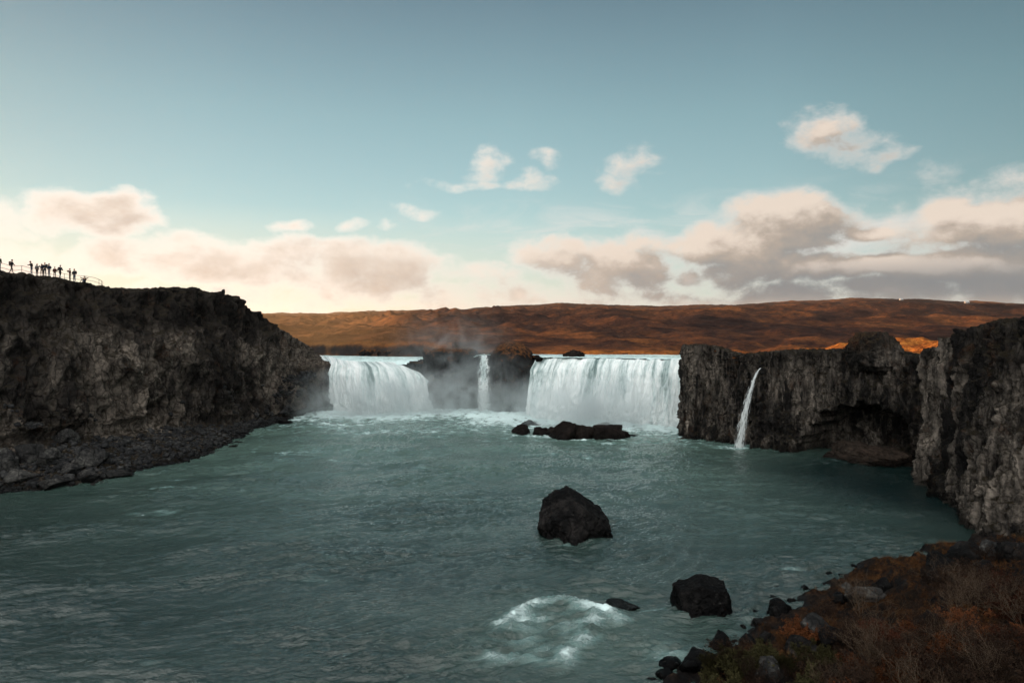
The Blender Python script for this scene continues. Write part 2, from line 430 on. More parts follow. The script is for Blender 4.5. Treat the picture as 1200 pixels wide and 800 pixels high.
def moor_height(X, Y):
    sh = X.shape; X = X.ravel(); Y = Y.ravel()
    R = np.hypot(X, Y); 
    ang = np.where(Y > 1, X / np.maximum(Y, 1) * 800 + 600, np.where(X > 0, 2600, -900))
    ang = np.clip(ang, -900, 2600)
    sy = np.interp(ang, SKYX, SKYY)
    Yd = np.maximum(Y, 0.45 * R)
    DT = np.interp(ang, [-900, 250, 420, 640, 1000, 1300], [2600, 2600, 2300, 1700, 1500, 1500])
    ztop = CAMZ + (385 - sy) / 800 * DT
    t = np.clip((Yd - 175) / (DT - 175), 0, 1.0)
    tau = np.clip(np.log(np.maximum(Yd, 100) / 175.0) / np.log(DT / 175.0), 0, 1)
    z = CAMZ + (385 - (406.5 + (sy - 406.5) * tau ** 0.85)) / 800 * np.clip(Yd, 175, DT)
    z = np.where(Yd < 175, 13.3, z)
    z = z - np.clip((Yd - DT) / 3000, 0, 1) * (ztop - 20) * 1.0
    # far snowy fell on the left
    z += 62 * gauss(ang, Yd, 410, 4300, 60, 1200) + 40 * gauss(ang, Yd, 200, 4300, 200, 1200)
    # relief: ridges and gullies running down towards the river
    P = np.stack([X, Y, np.zeros_like(X)], 1)
    wv = fbm(P / 420.0, 3) * 90
    Q = np.stack([(X * 0.86 + Y * 0.50 + wv) / 150.0, (-X * 0.5 + Y * 0.86) / 420.0, np.zeros_like(X)], 1)
    rg = ridged(Q, 5, 0.5)
    amp = 1.7 * sstep(180, 380, Yd) * (1 - 0.80 * sstep(0.6, 0.95, tau)) * np.minimum(Yd, 2500) / 1000.0
    gul = np.stack([(X * 0.95 + Y * 0.32 + wv * 0.7) / 70.0, (-X * 0.32 + Y * 0.95) / 260.0, np.zeros_like(X) + 4], 1)
    z += amp * (5.0 * rg + 4.5 * ridged(gul, 4, 0.55) + 3.0 * fbm(P / 60.0, 4, 0.6) - 5)
    # long shaded dip on the right
    z += -7 * gauss(ang, Yd, 1050, 560, 230, 150) + 5 * gauss(ang, Yd, 840, 520, 120, 150)
    z += (1 - amp) * (0.35 * fbm(P / 14.0, 4) + 0.15 * fbm(P / 3.0, 3))
    z += sstep(152, 200, Yd) * (1 - sstep(400, 800, Yd)) * (1.3 * fbm(P / 22.0, 4) + 1.6 * np.abs(fbm(P / 45.0 + 3, 3)))
    # low bank beyond the upper river
    # hill outside the picture on the left that keeps the gorge in shade
    hill = 52 * np.exp(-((X + 215) / 62) ** 2) * sstep(258, 205, Y) * sstep(-260, -160, Y)
    limy = np.interp(ang, [-140, -40, 0, 110, 219, 265, 290, 320, 345], [200, 300, 319, 330, 336, 348, 366, 388, 398])
    lim = CAMZ + (382.5 - limy) / 800 * np.maximum(Y, 20)
    left = sstep(-60, -120, X) * sstep(275, 225, Y)
    z = np.where(left > 0, np.minimum(z + left * 10 + hill, lim), z) if False else np.where(left > 0, z + (np.minimum(z + left * 10 + hill, lim) - z) * sstep(330, 280, ang), z)
    u0 = Y + 0.531 * X                      # unseen ridge added to block the low sun, set along its rays
    rid = sstep(-66, -84, X) * sstep(163, 156, u0) * sstep(140, 160, Y) * sstep(345, 320, ang)
    z = z * (1 - rid) + np.minimum(np.maximum(z, 40 + 8 * sstep(-150, -200, X)), lim) * rid
    # blend to the cliff tops
    d = np.full(X.shape, 1e9); wz = np.zeros_like(X); ws = np.zeros_like(X)
    near = R < 420
    Xn, Yn = X[near], Y[near]
    dn = np.full(Xn.shape, 1e9); a1 = np.zeros_like(Xn); a2 = np.zeros_like(Xn)
    for tx, ty, tz in TP:
        dd = (Xn - tx) ** 2 + (Yn - ty) ** 2 + 1.0
        w = dd ** -1.8; a1 += w * tz; a2 += w; dn = np.minimum(dn, dd)
    dn = np.sqrt(dn); k = np.exp(-(dn / 22) ** 2)
    z[near] = z[near] * (1 - k) + (a1 / a2 - 0.15) * k
    # shore of the upper river
    ins = in_poly(X, Y, RIVER_UP); dr = dist_poly(X, Y, RIVER_UP)
    s = np.where(ins, -dr, dr)
    bank = 11.0 + np.clip(s, -1, 30) * 0.35
    steep = 10.6 + 4.0 * sstep(0.0, 4.0, s) + 0.01 * np.maximum(s, 0)
    bankz = np.where(X < -14, steep + 0.6 * fbm(P / 5.0, 4), 12.35 + 0.012 * np.maximum(s, 0) + 0.35 * sstep(0, 6, s) + 0.3 * fbm(P / 6.0, 4) * sstep(0, 3, s))
    kk = (1 - sstep(10, 45, s)) * (Y > 128)
    z = z * (1 - kk) + bankz * kk
    z = np.where(s < 0.3, np.minimum(z, 10.6), z)
    # sunlit shoulder behind the right cliff
    z += sstep(30, 45, X) * sstep(100, 115, Y) * sstep(230, 180, Y) * (1.3 * fbm(P / 9.0, 4) - 0.7)
    z += 3.0 * gauss(X, Y, 80, 140, 13, 20) + 1.2 * gauss(X, Y, 52, 128, 9, 8)
    return z.reshape(sh)

# ------------------------------------------------------------------ materials
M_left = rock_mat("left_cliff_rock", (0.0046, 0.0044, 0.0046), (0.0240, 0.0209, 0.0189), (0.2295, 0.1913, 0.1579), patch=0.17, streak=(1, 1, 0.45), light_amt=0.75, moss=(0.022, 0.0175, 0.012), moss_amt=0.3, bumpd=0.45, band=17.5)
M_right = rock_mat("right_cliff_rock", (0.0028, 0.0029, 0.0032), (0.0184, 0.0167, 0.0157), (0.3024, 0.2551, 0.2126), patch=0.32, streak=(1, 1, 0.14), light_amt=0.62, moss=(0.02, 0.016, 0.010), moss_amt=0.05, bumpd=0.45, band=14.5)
M_dark = rock_mat("dark_wet_rock", (0.0017, 0.0017, 0.0019), (0.0055, 0.0052, 0.0052), (0.0323, 0.0279, 0.0260), patch=0.4, streak=(1, 1, 0.7), light_amt=0.5, lichen=0.12, rough=0.6, bumpd=0.15)
M_brownrock = rock_mat("brown_rock", (0.0042, 0.0034, 0.0031), (0.0095, 0.0071, 0.0063), (0.0270, 0.0198, 0.0162), patch=0.5, streak=(1, 1, 0.7), light_amt=0.4, lichen=0.1, bumpd=0.2)
M_island = rock_mat("island_rock", (0.0057, 0.0057, 0.0063), (0.0113, 0.0107, 0.0107), (0.0245, 0.0223, 0.0209), patch=0.2, streak=(1, 1, 0.3), light_amt=0.4, moss=(0.10, 0.042, 0.016), moss_amt=0.0, lichen=0, bumpd=0.3)
M_mound = rock_mat("mound_rubble", (0.010, 0.008, 0.007), (0.030, 0.022, 0.017), (0.085, 0.058, 0.044), patch=0.6, streak=(1, 1, 1), light_amt=0.6, lichen=0.1, bumpd=0.2)
M_scree = rock_mat("scree_stone", (0.0070, 0.0073, 0.0082), (0.0216, 0.0216, 0.0222), (0.0810, 0.0788, 0.0756), patch=0.8, streak=(1, 1, 1), light_amt=0.5, lichen=0.2, bumpd=0.08)
M_boulder = rock_mat("grey_boulder_rock", (0.0062, 0.0064, 0.0070), (0.0269, 0.0262, 0.0255), (0.1140, 0.1080, 0.0984), patch=0.6, streak=(1, 1, 0.8), light_amt=0.5, lichen=0.5, bumpd=0.12)

def moor_mat():
    t = NT("moorland_heath"); P = t.pos(); z = t.sep(P)[2]
    Q = t.vmath('MULTIPLY', P, (1, 0.5, 1))
    n1 = t.noise(Q, 0.009, 6, 0.62, 0.5); n2 = t.noise(Q, 0.06, 7, 0.7, 0.3); n3 = t.noise(P, 0.45, 6, 0.75)
    v = t.math('ADD', t.math('MULTIPLY', n1, 0.38), t.math('ADD', t.math('MULTIPLY', n2, 0.37), t.math('MULTIPLY', n3, 0.25)))
    c = t.ramp(v, [(0.40, (0.009, 0.006, 0.006)), (0.47, (0.022, 0.012, 0.010)), (0.53, (0.060, 0.025, 0.013)), (0.60, (0.15, 0.056, 0.020)), (0.68, (0.26, 0.10, 0.03))])
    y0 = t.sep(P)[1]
    lit_l = t.math('MULTIPLY', t.remap(t.math('DIVIDE', t.sep(P)[0], t.math('MAXIMUM', y0, 50.0)), -0.08, -0.28), 0.6)  # left hillside painted a lighter tan, sunlight put into the colour
    c = t.mix(lit_l, c, t.mix(n2, (0.10, 0.045, 0.018), (0.34, 0.17, 0.065)))
    c = t.mix(t.remap(t.math('MULTIPLY_ADD', n2, 40.0, y0), 168, 192, 0.9, 0.0), c, t.ramp(t.math('ADD', t.math('MULTIPLY', t.noise(P, 0.35, 5, 0.7), 0.55), t.math('MULTIPLY', t.noise(P, 1.6, 4, 0.7), 0.45)), [(0.40, (0.030, 0.012, 0.006)), (0.50, (0.20, 0.062, 0.013)), (0.60, (0.38, 0.14, 0.03))]))  # near strip painted brighter orange to read as sunlit ground
    rockf = t.remap(t.nz(), 0.55, 0.80, 1.0, 0.0)
    c = t.mix(rockf, c, (0.022, 0.019, 0.018))
    # last snow on the far fell
    y = t.sep(P)[1]
    sn = t.math('MULTIPLY', t.remap(t.noise(Q, 0.02, 5, 0.7), 0.55, 0.62), t.math('MULTIPLY', t.remap(y, 3000, 3600), t.remap(z, 105, 125)))
    c = t.mix(sn, c, (0.75, 0.74, 0.76))
    b = t.bump(t.math('ADD', t.math('MULTIPLY', n2, 6.0), n3), 0.6, 0.8)
    return t.out(t.bsdf(c, 0.95, b, 0.02))
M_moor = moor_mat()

# ------------------------------------------------------------------ moorland sheet (all round, to the horizon)
GORGE = [tuple(p[:2]) for p in TL] + [(-60, 168), (-46, 160), (-38, 152), (-16, 156), (4, 154), (5, 142), (32, 132), (38, 134)] + [tuple(p[:2]) for p in TR]
NEARB = [(102, 38), (102, -70), (-330, -190)]
GPOLY = GORGE + NEARB
th_f = np.radians(np.concatenate([np.linspace(-180, -60, 90)[:-1], np.linspace(-60, -40, 90)[:-1], np.linspace(-40, 40, 1000)[:-1], np.linspace(40, 60, 90)[:-1], np.linspace(60, 180, 91)]))
r_f = np.concatenate([np.geomspace(62, 260, 300)[:-1], np.geomspace(260, 3000, 420)[:-1], np.geomspace(3000, 9000, 50)])
TH, RR = np.meshgrid(th_f, r_f, indexing='ij')
MX, MY = RR * np.sin(TH), RR * np.cos(TH)
MZ = moor_height(MX, MY)
far = RR > 9000
MZ = np.where(far, MZ - (RR - 9000) * 0.002, MZ)
gi = in_poly(MX, MY, GPOLY); gd = dist_poly(MX, MY, GPOLY, True)
keep = ~gi
MZ = np.where(gi, MZ - 0.7, MZ)
ring = ~gi & (gd < 2.5)
MZ = np.where(ring, MZ - 0.5 * (1 - gd / 2.5), MZ)
V = np.stack([MX, MY, MZ], -1).reshape(-1, 3)
F = grid_faces(*MX.shape, keep=keep); F = F[:, ::-1]
V, F, _ = drop_unused(V, F)
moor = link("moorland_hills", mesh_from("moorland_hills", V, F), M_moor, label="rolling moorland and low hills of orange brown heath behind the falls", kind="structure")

# ------------------------------------------------------------------ left cliff
def profile_left(st):
    sh, ft, tp = st; o = outward(sh, tp); sh = np.array(sh, float); ft = np.array(ft, float); tp = np.array(tp, float)
    def P(xy, z): return [xy[0], xy[1], z]
    mid = lambda f, b=0.0: [ft[0] + (tp[0] - ft[0]) * f - o[0] * b, ft[1] + (tp[1] - ft[1]) * f - o[1] * b]
    H = tp[2] - ft[2]
    return [P(sh - o * 2.5, -1.6), P(sh, 0.05), P((sh + ft[:2]) / 2, ft[2] * 0.5), P(ft[:2], ft[2]),
            P(mid(0.10), ft[2] + H * 0.22), P(mid(0.22), ft[2] + H * 0.48), P(mid(0.55), ft[2] + H * 0.74), P(mid(0.86), ft[2] + H * 0.93), P(tp[:2], tp[2]),
            P(tp[:2] + o * 2.5, tp[2] + 0.15), P(tp[:2] + o * 6, tp[2] - 0.6), P(tp[:2] + o * 9, tp[2] - 3.5)]
def rocky(G, coarse, gull, block, fine, gscale=(3.4, 3.4, 11.0), bscale=(2.4, 2.4, 3.4)):
    N = normals(G); P = G.reshape(-1, 3).copy(); n = N.reshape(-1, 3)
    wall = sstep(0.20, 0.6, 1 - np.clip(n[:, 2], 0, 1))
    d = coarse * fbm(P / 13.0, 4) * (0.1 + 0.9 * wall)
    Q = P / np.array(gscale) + fbm(P / 6, 2)[:, None] * 0.3
    d += gull * (ridged(Q, 3) - 0.4) * wall
    f1, f2, cv = worley(P / np.array(bscale) + 0.15 * fbm(P / 2, 2)[:, None])
    d += (cv - 0.5) * block * sstep(0.0, 0.25, f2 - f1) * (0.15 + 0.85 * wall)
    f1, f2, cv = worley(P * 2.6 / np.array(bscale) + 7)
    d += (cv - 0.5) * block * 0.36 * sstep(0.0, 0.3, f2 - f1) * (0.5 + 0.5 * wall)
    d += fine * fbm(P / 0.9, 3)
    return P, n, d, wall

wts = [0.08, 0.12, 0.25, 0.5] + [1.0] * (len(LC) - 1 - 4 - 2) + [0.7, 0.3]
G = loft([profile_left(s) for s in LC], 1000, 300, wts)
P, n, d, wall = rocky(G, 2.3, 1.5, 1.1, 0.30)
P = P + n * d[:, None]
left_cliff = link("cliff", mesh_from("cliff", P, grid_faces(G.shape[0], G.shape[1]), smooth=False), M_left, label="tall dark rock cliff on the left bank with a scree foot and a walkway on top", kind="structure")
LB = BVHTree.FromPolygons([Vector(v) for v in P[::1]], [tuple(f) for f in grid_faces(G.shape[0], G.shape[1])]) 

# ------------------------------------------------------------------ right cliff with its cave
def profile_right(st):
    ft, tp = st; o = outward(ft, tp); ft = np.array(ft, float); tp = np.array(tp, float); H = tp[2]
    def mid(f): return [ft[0] + (tp[0] - ft[0]) * f, ft[1] + (tp[1] - ft[1]) * f]
    P = lambda xy, z: [xy[0], xy[1], z]
    return [P(ft - o * 0.8, -1.6), P(ft, 0.0), P(mid(0.30), H * 0.20), P(mid(0.52), H * 0.42), P(mid(0.66), H * 0.64), P(mid(0.80), H * 0.85), P(tp[:2], H),
            P(tp[:2] + o * 1.5, H + 0.1), P(tp[:2] + o * 4, H - 0.5), P(tp[:2] + o * 6.5, H - 3.0)]
wts = [0.6, 1, 1.4] + [1.2] * 8 + [1.2] * 4 + [1.0, 0.5, 0.3, 0.2]
G = loft([profile_right(s) for s in RC], 1150, 300, wts)
P, n, d, wall = rocky(G, 1.1, 0.9, 0.9, 0.22, gscale=(1.7, 1.7, 16.0), bscale=(1.1, 1.1, 3.2))
# slim basalt columns
tl = 0.55 * fbm(P / 9.0, 2) * (P[:, 2] - 7.0)
Pt = P + np.stack([tl, tl, 0 * tl], 1)
f1, f2, cv = worley(Pt / np.array([0.85, 0.85, 6.0]) + 3.3)
d += ((cv - 0.5) * 0.80 * sstep(0.0, 0.22, f2 - f1) - 0.25 * sstep(0.12, 0.0, f2 - f1)) * wall
f1, f2, cv = worley(Pt / np.array([0.40, 0.40, 2.2]) + 8.3)
d += (cv - 0.5) * 0.30 * sstep(0.0, 0.22, f2 - f1) * wall
# the cave: an arch hollowed out of the foot of the wall
ax = np.array([41.0, 97.8]); ay = np.array([50.2, 86.4]); L = np.linalg.norm(ay - ax); ux = (ay - ax) / L
sx = ((P[:, :2] - (ax + ay) / 2) @ ux)
zc = P[:, 2]
e = (sx / 8.2) ** 2 + (np.clip(zc + 0.2, 0, 20) / 7.6) ** 2 + 0.25 * fbm(P / 1.6, 3)
inner = sstep(1.05, 0.80, e) * (P[:, 1] < 101.5) * (P[:, 0] > 38) * (P[:, 1] > 84.6)
P = P + n * d[:, None]
nn = np.array([ux[1], -ux[0]]); nn = nn if nn[1] > 0 else -nn
P[:, :2] += nn * (inner * (7.6 + 0.6 * fbm(P / 1.2, 3)))[:, None]
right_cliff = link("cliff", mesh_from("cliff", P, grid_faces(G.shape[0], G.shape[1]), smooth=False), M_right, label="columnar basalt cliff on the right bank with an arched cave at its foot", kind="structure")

# ------------------------------------------------------------------ boulders
_ico = {}
def ico(sub):
    if sub not in _ico:
        import bmesh
        bm = bmesh.new(); bmesh.ops.create_icosphere(bm, subdivisions=sub, radius=1.0)
        v = np.array([x.co[:] for x in bm.verts]); f = np.array([[y.index for y in x.verts] for x in bm.faces]); bm.free()
        _ico[sub] = (v, f)
    return _ico[sub]

def boulder(size, seed, sub=5, planes=None, npl=16, lo=0.62, rough=0.06, soft=0.0):
    r = np.random.default_rng(seed); D, F = ico(sub); D = D.copy()
    if planes is None:
        pn = r.normal(size=(npl, 3)); pn /= np.linalg.norm(pn, axis=1)[:, None]; pd = lo + (1 - lo) * r.random(npl)
    else:
        pn = np.array([p[:3] for p in planes], float); pn /= np.linalg.norm(pn, axis=1)[:, None]; pd = np.array([p[3] for p in planes])
    dots = D @ pn.T
    rr = np.min(np.where(dots > 0.05, pd / np.maximum(dots, 0.05), 9), axis=1); rr = np.minimum(rr, 1.25)
    V = D * rr[:, None]
    off = seed * 3.1
    V *= (1 + rough * 1.2 * fbm(V * 1.6 + off, 3) + rough * 0.8 * ridged(V * 4.5 + off, 3, 0.55) )[:, None]
    f1, f2, cv = worley(V * 3.0 + off)
    V *= (1 + (cv - 0.5) * rough * 1.0 * sstep(0, 0.2, f2 - f1))[:, None]
    if sub >= 5: V *= (1 + rough * 0.35 * fbm(V * 22 + off, 2))[:, None]
    V = V * np.array(size); return V, F

def add_boulder(x, y, z, size, seed, mat, label, group=None, sub=5, rot=0.0, planes=None, rough=0.06, npl=16, name="boulder", cat="boulder"):
    V, F = boulder(size, seed, sub, planes, npl, rough=rough)
    c, s_ = math.cos(rot), math.sin(rot)
    V = V @ np.array([[c, s_, 0], [-s_, c, 0], [0, 0, 1]])
    me = mesh_from(name, V, F, smooth=False)
    return link(name, me, mat, label=label, cat=cat, group=group, loc=(x, y, z))

def onwater(px, py):            # point of the lower river seen in that direction (survey of the photograph)
    Y = CAMZ * 800 / (py - 385.0); return (px - 600) / 800 * Y, Y

# the large boulder in mid river
Y0 = 59.5
add_boulder(5.3, Y0, 1.0, (3.05, 2.6, 2.7), 21, M_dark, "largest dark boulder with a peaked top standing alone in the middle of the river", planes=[
    (-0.75, -0.3, 0.75, 0.80), (0.62, -0.1, 0.85, 0.70), (0.1, -0.8, 0.55, 0.82), (-1, 0.1, 0.05, 0.92), (1, 0.0, 0.25, 0.93), (0.0, 1, 0.2, 0.9), (0.6, -0.8, 0.1, 0.93),
    (-0.6, -0.8, 0.0, 0.95), (0, 0, -1, 0.75), (-0.15, -0.3, 1, 0.80), (0.25, -0.2, 1, 0.82), (0.9, -0.5, 0.6, 0.86), (-0.9, -0.2, -0.7, 0.9), (0.8, 0, -0.8, 0.95)], sub=6, rough=0.055)
add_boulder(12.2, 43.6, 0.55, (1.72, 1.45, 1.55), 22, M_dark, "squat dark block boulder in the shallows near the right bank", planes=[
    (-0.5, 0, 1, 0.84), (0.30, -0.1, 1, 0.80), (-1, -0.1, 0.12, 0.88), (1, -0.1, 0.15, 0.90), (0, -1, 0.25, 0.86), (0, 1, 0.2, 0.9), (-0.7, -0.7, 0.5, 0.88), (0.7, -0.7, 0.3, 0.95), (0, 0, -1, 0.8)], sub=6, rough=0.05)
add_boulder(6.95, 43.9, -0.10, (1.05, 0.9, 0.62), 23, M_dark, "low rounded rock almost washed over beside the white rapids", sub=5, rough=0.04)
add_boulder(7.7, 38.7, -0.02, (0.95, 0.6, 0.42), 24, M_dark, "flat topped black slab just above the water near the bottom edge", sub=5, planes=[
    (0, 0, 1, 0.7), (-1, 0, 0, 0.95), (1, 0, 0.1, 0.95), (0, -1, 0, 0.9), (0, 1, 0, 0.9), (0, 0, -1, 0.9), (0.7, -0.7, 0, 1.0)])
# rock group below the falls
GR = [  # px, base py, width px, height px, label
    (621, 500, 15, 8.5, "small dark rock standing just behind the left of the rock cluster"),
    (610, 510.5, 19, 11, "wedge shaped rock at the left tip of the rock cluster below the falls"),
    (603, 510.5, 7, 3, "tiny low stone off the left tip of the rock cluster"),
    (634, 512, 22, 12, "sloping brown rock second from the left in the rock cluster"),
    (646, 512, 18, 13, "knobbly brown rock behind the middle of the rock cluster"),
    (662, 516, 34, 17, "widest dark brown rock in the middle of the rock cluster below the falls"),
    (684, 516, 28, 19, "tall ridged rock right of the middle in the rock cluster"),
    (714, 516.5, 34, 19, "square dark block at the right of the rock cluster below the falls"),
    (729, 516, 14, 11, "small rock leaning on the square block at the right of the cluster"),
    (741, 514, 12, 4.5, "low flat stone off the right tip of the rock cluster"),
    (709, 502, 24, 7, "pale brown rock showing behind the square block of the cluster"),
    (714, 519, 13, 3.5, "flat ledge stone in front of the square block of the cluster"),
    (680, 519, 6, 2.5, "tiny stone in the water in front of the rock cluster"),
]
for i, (px, py, w, h, lab) in enumerate(GR):
    x, y = onwater(px, py); sw = w / 800 * y / 2 * 1.12; shh = h / 800 * y * 0.80
    y += sw * 0.5
    sq = [(0, 0, 1, 0.80), (-1, 0, 0.1, 0.9), (1, 0, 0.1, 0.9), (0, -1, 0.1, 0.9), (0, 1, 0, 0.9), (0.6, -0.4, 0.8, 0.95), (0, 0, -1, 0.9)] if "block" in lab and "square dark" in lab else None
    add_boulder(x, y, shh * 0.22, (sw, sw * 0.8, shh * 0.95), 31 + i, M_brownrock, lab, group="rocks in the river below the falls", sub=4, planes=sq, rough=0.10)

# rock on the lip of the right fall
add_boulder(12.6, 139.8, 12.3, (2.0, 1.2, 1.35), 61, M_brownrock, "jagged rock perched on the lip of the wide right waterfall", sub=5, rough=0.12)
add_boulder(5.5, 138.6, 11.9, (0.9, 0.7, 0.5), 62, M_brownrock, "small dark rock at the left end of the right waterfall lip", sub=4, rough=0.12)
# basalt knob on the right cliff
add_boulder(50.7, 95.4, 14.9, (2.8, 2.5, 2.6), 63, M_right, "dark round topped rock outcrop standing on the rim above the cave", sub=6, rough=0.09, planes=[
    (0, 0, 1, 0.90), (-0.7, 0, 0.8, 0.92), (0.7, 0, 0.8, 0.94), (-0.6, -0.6, 0.7, 0.93), (0.5, -0.7, 0.6, 0.95), (-1, 0, 0.2, 0.93), (1, 0, 0.1, 0.94), (0, -1, 0.2, 0.95), (0, 1, 0.2, 0.95), (0, 0, -1, 1)], name="rocky_outcrop", cat="rock outcrop")
# brown rubble mound on the cave floor
V, F = boulder((6.2, 3.4, 2.2), 71, 6, npl=26, rough=0.13)
link("rubble_mound", mesh_from("rubble_mound", V @ np.array([[ux[0], ux[1], 0], [-ux[1], ux[0], 0], [0, 0, 1]]), F), M_mound, label="brown rubble mound heaped on the floor of the cave", cat="rubble mound", loc=(48.0, 92.0, 0.1))

# islands of rock between the two great falls
def island(cx, cy, rx, ry, H, seed, lab, rot=0.0, dome=0.5):
    nu, nv = 420, 150
    th = np.linspace(0, 2 * np.pi, nu, endpoint=False)[:, None]; v = np.linspace(0, 1, nv)[None, :]
    # side up to v=.65, then the top
    side = np.clip(v / 0.65, 0, 1); top = np.clip((v - 0.65) / 0.35, 0, 1)
    rad = (1.0 - 0.10 * side) * np.cos(top * math.pi / 2) ** 0.9
    z = -1.2 + (H * (1 - 0.16 * dome) + 1.2) * side ** 0.9 + H * 0.16 * dome * np.sin(top * math.pi / 2) + 0 * th
    ca = np.sign(np.cos(th)) * np.abs(np.cos(th)) ** 0.8; sa = np.sign(np.sin(th)) * np.abs(np.sin(th)) ** 0.8
    X = rx * rad * ca; Y = ry * rad * sa
    Gi = np.stack([X, Y, z], -1)
    Gw = np.concatenate([Gi, Gi[:1]], 0)
    n = normals(Gw)[:-1].reshape(-1, 3); P = Gi.reshape(-1, 3)
    Pn = P + np.array([seed * 10.0, 0, 0])
    d = (0.9 if seed == 1 else 0.45) * fbm(Pn / 5.0, 4) + 0.5 * (ridged(Pn / np.array([1.8, 1.8, 9.0]), 3) - 0.4)
    f1, f2, cv = worley(Pn / np.array([1.2, 1.2, 2.5])); d += (cv - 0.5) * 0.6 * sstep(0, .25, f2 - f1) + 0.15 * fbm(Pn / 0.7, 3)
    d *= sstep(0.95, 0.60, np.tile(v, (nu, 1)).ravel()) * 0.75 + 0.25
    P = P + n * d[:, None]; c, s_ = math.cos(rot), math.sin(rot)
    P = P @ np.array([[c, s_, 0], [-s_, c, 0], [0, 0, 1]])
    return link("rock_island", mesh_from("rock_island", P, grid_faces(nu, nv, wrap=True), smooth=False), M_island, label=lab, cat="rock island", loc=(cx, cy, 0))
island(-14.2, 157.0, 6.4, 7.5, 13.3, 1, "broad dark rock mass left of the thin middle waterfall", dome=0.35)
island(0.0, 154.0, 5.3, 8.0, 15.0, 2, "round shouldered dark rock mass right of the thin middle waterfall", dome=2.1)
island(-6.0, 160.5, 6.0, 6.0, 12.4, 3, "recessed dark rock wall behind the thin middle waterfall", dome=0.1)
island(-26.5, 166.5, 12.5, 7.0, 12.9, 4, "long dark rock bank behind the crest of the left waterfall", dome=0.3)

# ------------------------------------------------------------------ scree below the left cliff
def ray_z(bvh, x, y, top=60.0):
    h = bvh.ray_cast(Vector((x, y, top)), Vector((0, 0, -1)))
    return h[0].z if h[0] is not None else None
SH = np.array([s[0] for s in LC], float); FT = np.array([s[1][:2] for s in LC], float)
def stones(points, sizes, seed, flat=0.65):
    r = np.random.default_rng(seed); Vs, Fs = [], []; off = 0
    vars_ = [boulder((1, 1, 1), 200 + k, 2, rough=0.10, npl=12) for k in range(10)]
    for (x, y, z), s_ in zip(points, sizes):
        V, F = vars_[r.integers(10)]
        a = r.random() * 6.28; c, s2 = math.cos(a), math.sin(a)
        sc = s_ * np.array([1 + 0.4 * r.random(), 0.8 + 0.3 * r.random(), flat + 0.3 * r.random()])
        W_ = (V * sc) @ np.array([[c, s2, 0], [-s2, c, 0], [0, 0, 1]])
        Vs.append(W_ + np.array([x, y, z + 0.1 * s_])); Fs.append(F + off); off += len(V)
    return np.vstack(Vs), np.vstack(Fs)
pts, szs = [], []
for k in range(5200):
    j = rng.integers(4, len(LC) - 4); u = rng.random(); a = SH[j] + (SH[j + 1] - SH[j]) * u; b = FT[j] + (FT[j + 1] - FT[j]) * u
    w = rng.random() ** 0.9 * 1.1 - 0.08; p = a + (b - a) * w
    zz = ray_z(LB, p[0], p[1])
    if zz is None or zz > 9: continue
    pts.append((p[0], p[1], zz)); szs.append(0.12 + 0.36 * rng.random() ** 3)
V, F = stones(pts, szs, 5)
link("scree", mesh_from("scree", V, F, smooth=False), M_scree, kind="stuff", label="loose dark stones covering the slope at the foot of the left cliff")
LBO = [  # px, py of centre, size
    (38, 541, 1.7, 2.2, "large pale speckled boulder leaning at the left edge of the scree"),
    (103, 540, 2.0, 1.6, "big rounded boulder on the shore below the left cliff"),
    (84, 552, 1.2, 0.7, "flat faced grey boulder low on the left shore"),
    (75, 515, 1.6, 1.0, "lichen flecked boulder higher on the left scree"),
    (57, 538, 1.4, 1.1, "dark boulder between the pale speckled and the rounded one on the left shore"),
    (135, 556, 1.7, 0.5, "long low slab at the water edge of the left shore"),
    (22, 560, 1.5, 1.0, "dark boulder at the far left waterline"),
    (104, 562, 1.3, 0.8, "wet black boulder in front of the rounded one at the left waterline"),
    (60, 568, 1.6, 0.7, "wet low black boulder at the waterline near the left edge"),
    (5, 545, 1.6, 1.5, "dark boulder cut off by the left edge of the photo"),
]
for i, (px, py, sx_, sz_, lab) in enumerate(LBO):
    dv = Vector(((px - 600) / 800, 1, (385 - py) / 800)).normalized()
    h = LB.ray_cast(Vector((0, 0, CAMZ)), dv)
    if h[0] is None: continue
    p = h[0]
    add_boulder(p.x, p.y, max(p.z, 0.1) + 0.15, (sx_, sx_ * 0.8, sz_), 90 + i, M_boulder, lab, group="boulders on the left shore", sub=5, rot=i * 1.3, rough=0.07)
add_boulder(-42.7, 128.5, 0.15, (1.1, 0.8, 0.6), 105, M_dark, "lone dark rock off the tip of the left scree", sub=4, rough=0.1)
add_boulder(-45.0, 130.5, 0.15, (1.6, 0.8, 0.45), 106, M_dark, "low dark ledge rock at the tip of the left scree", sub=4, rough=0.1)

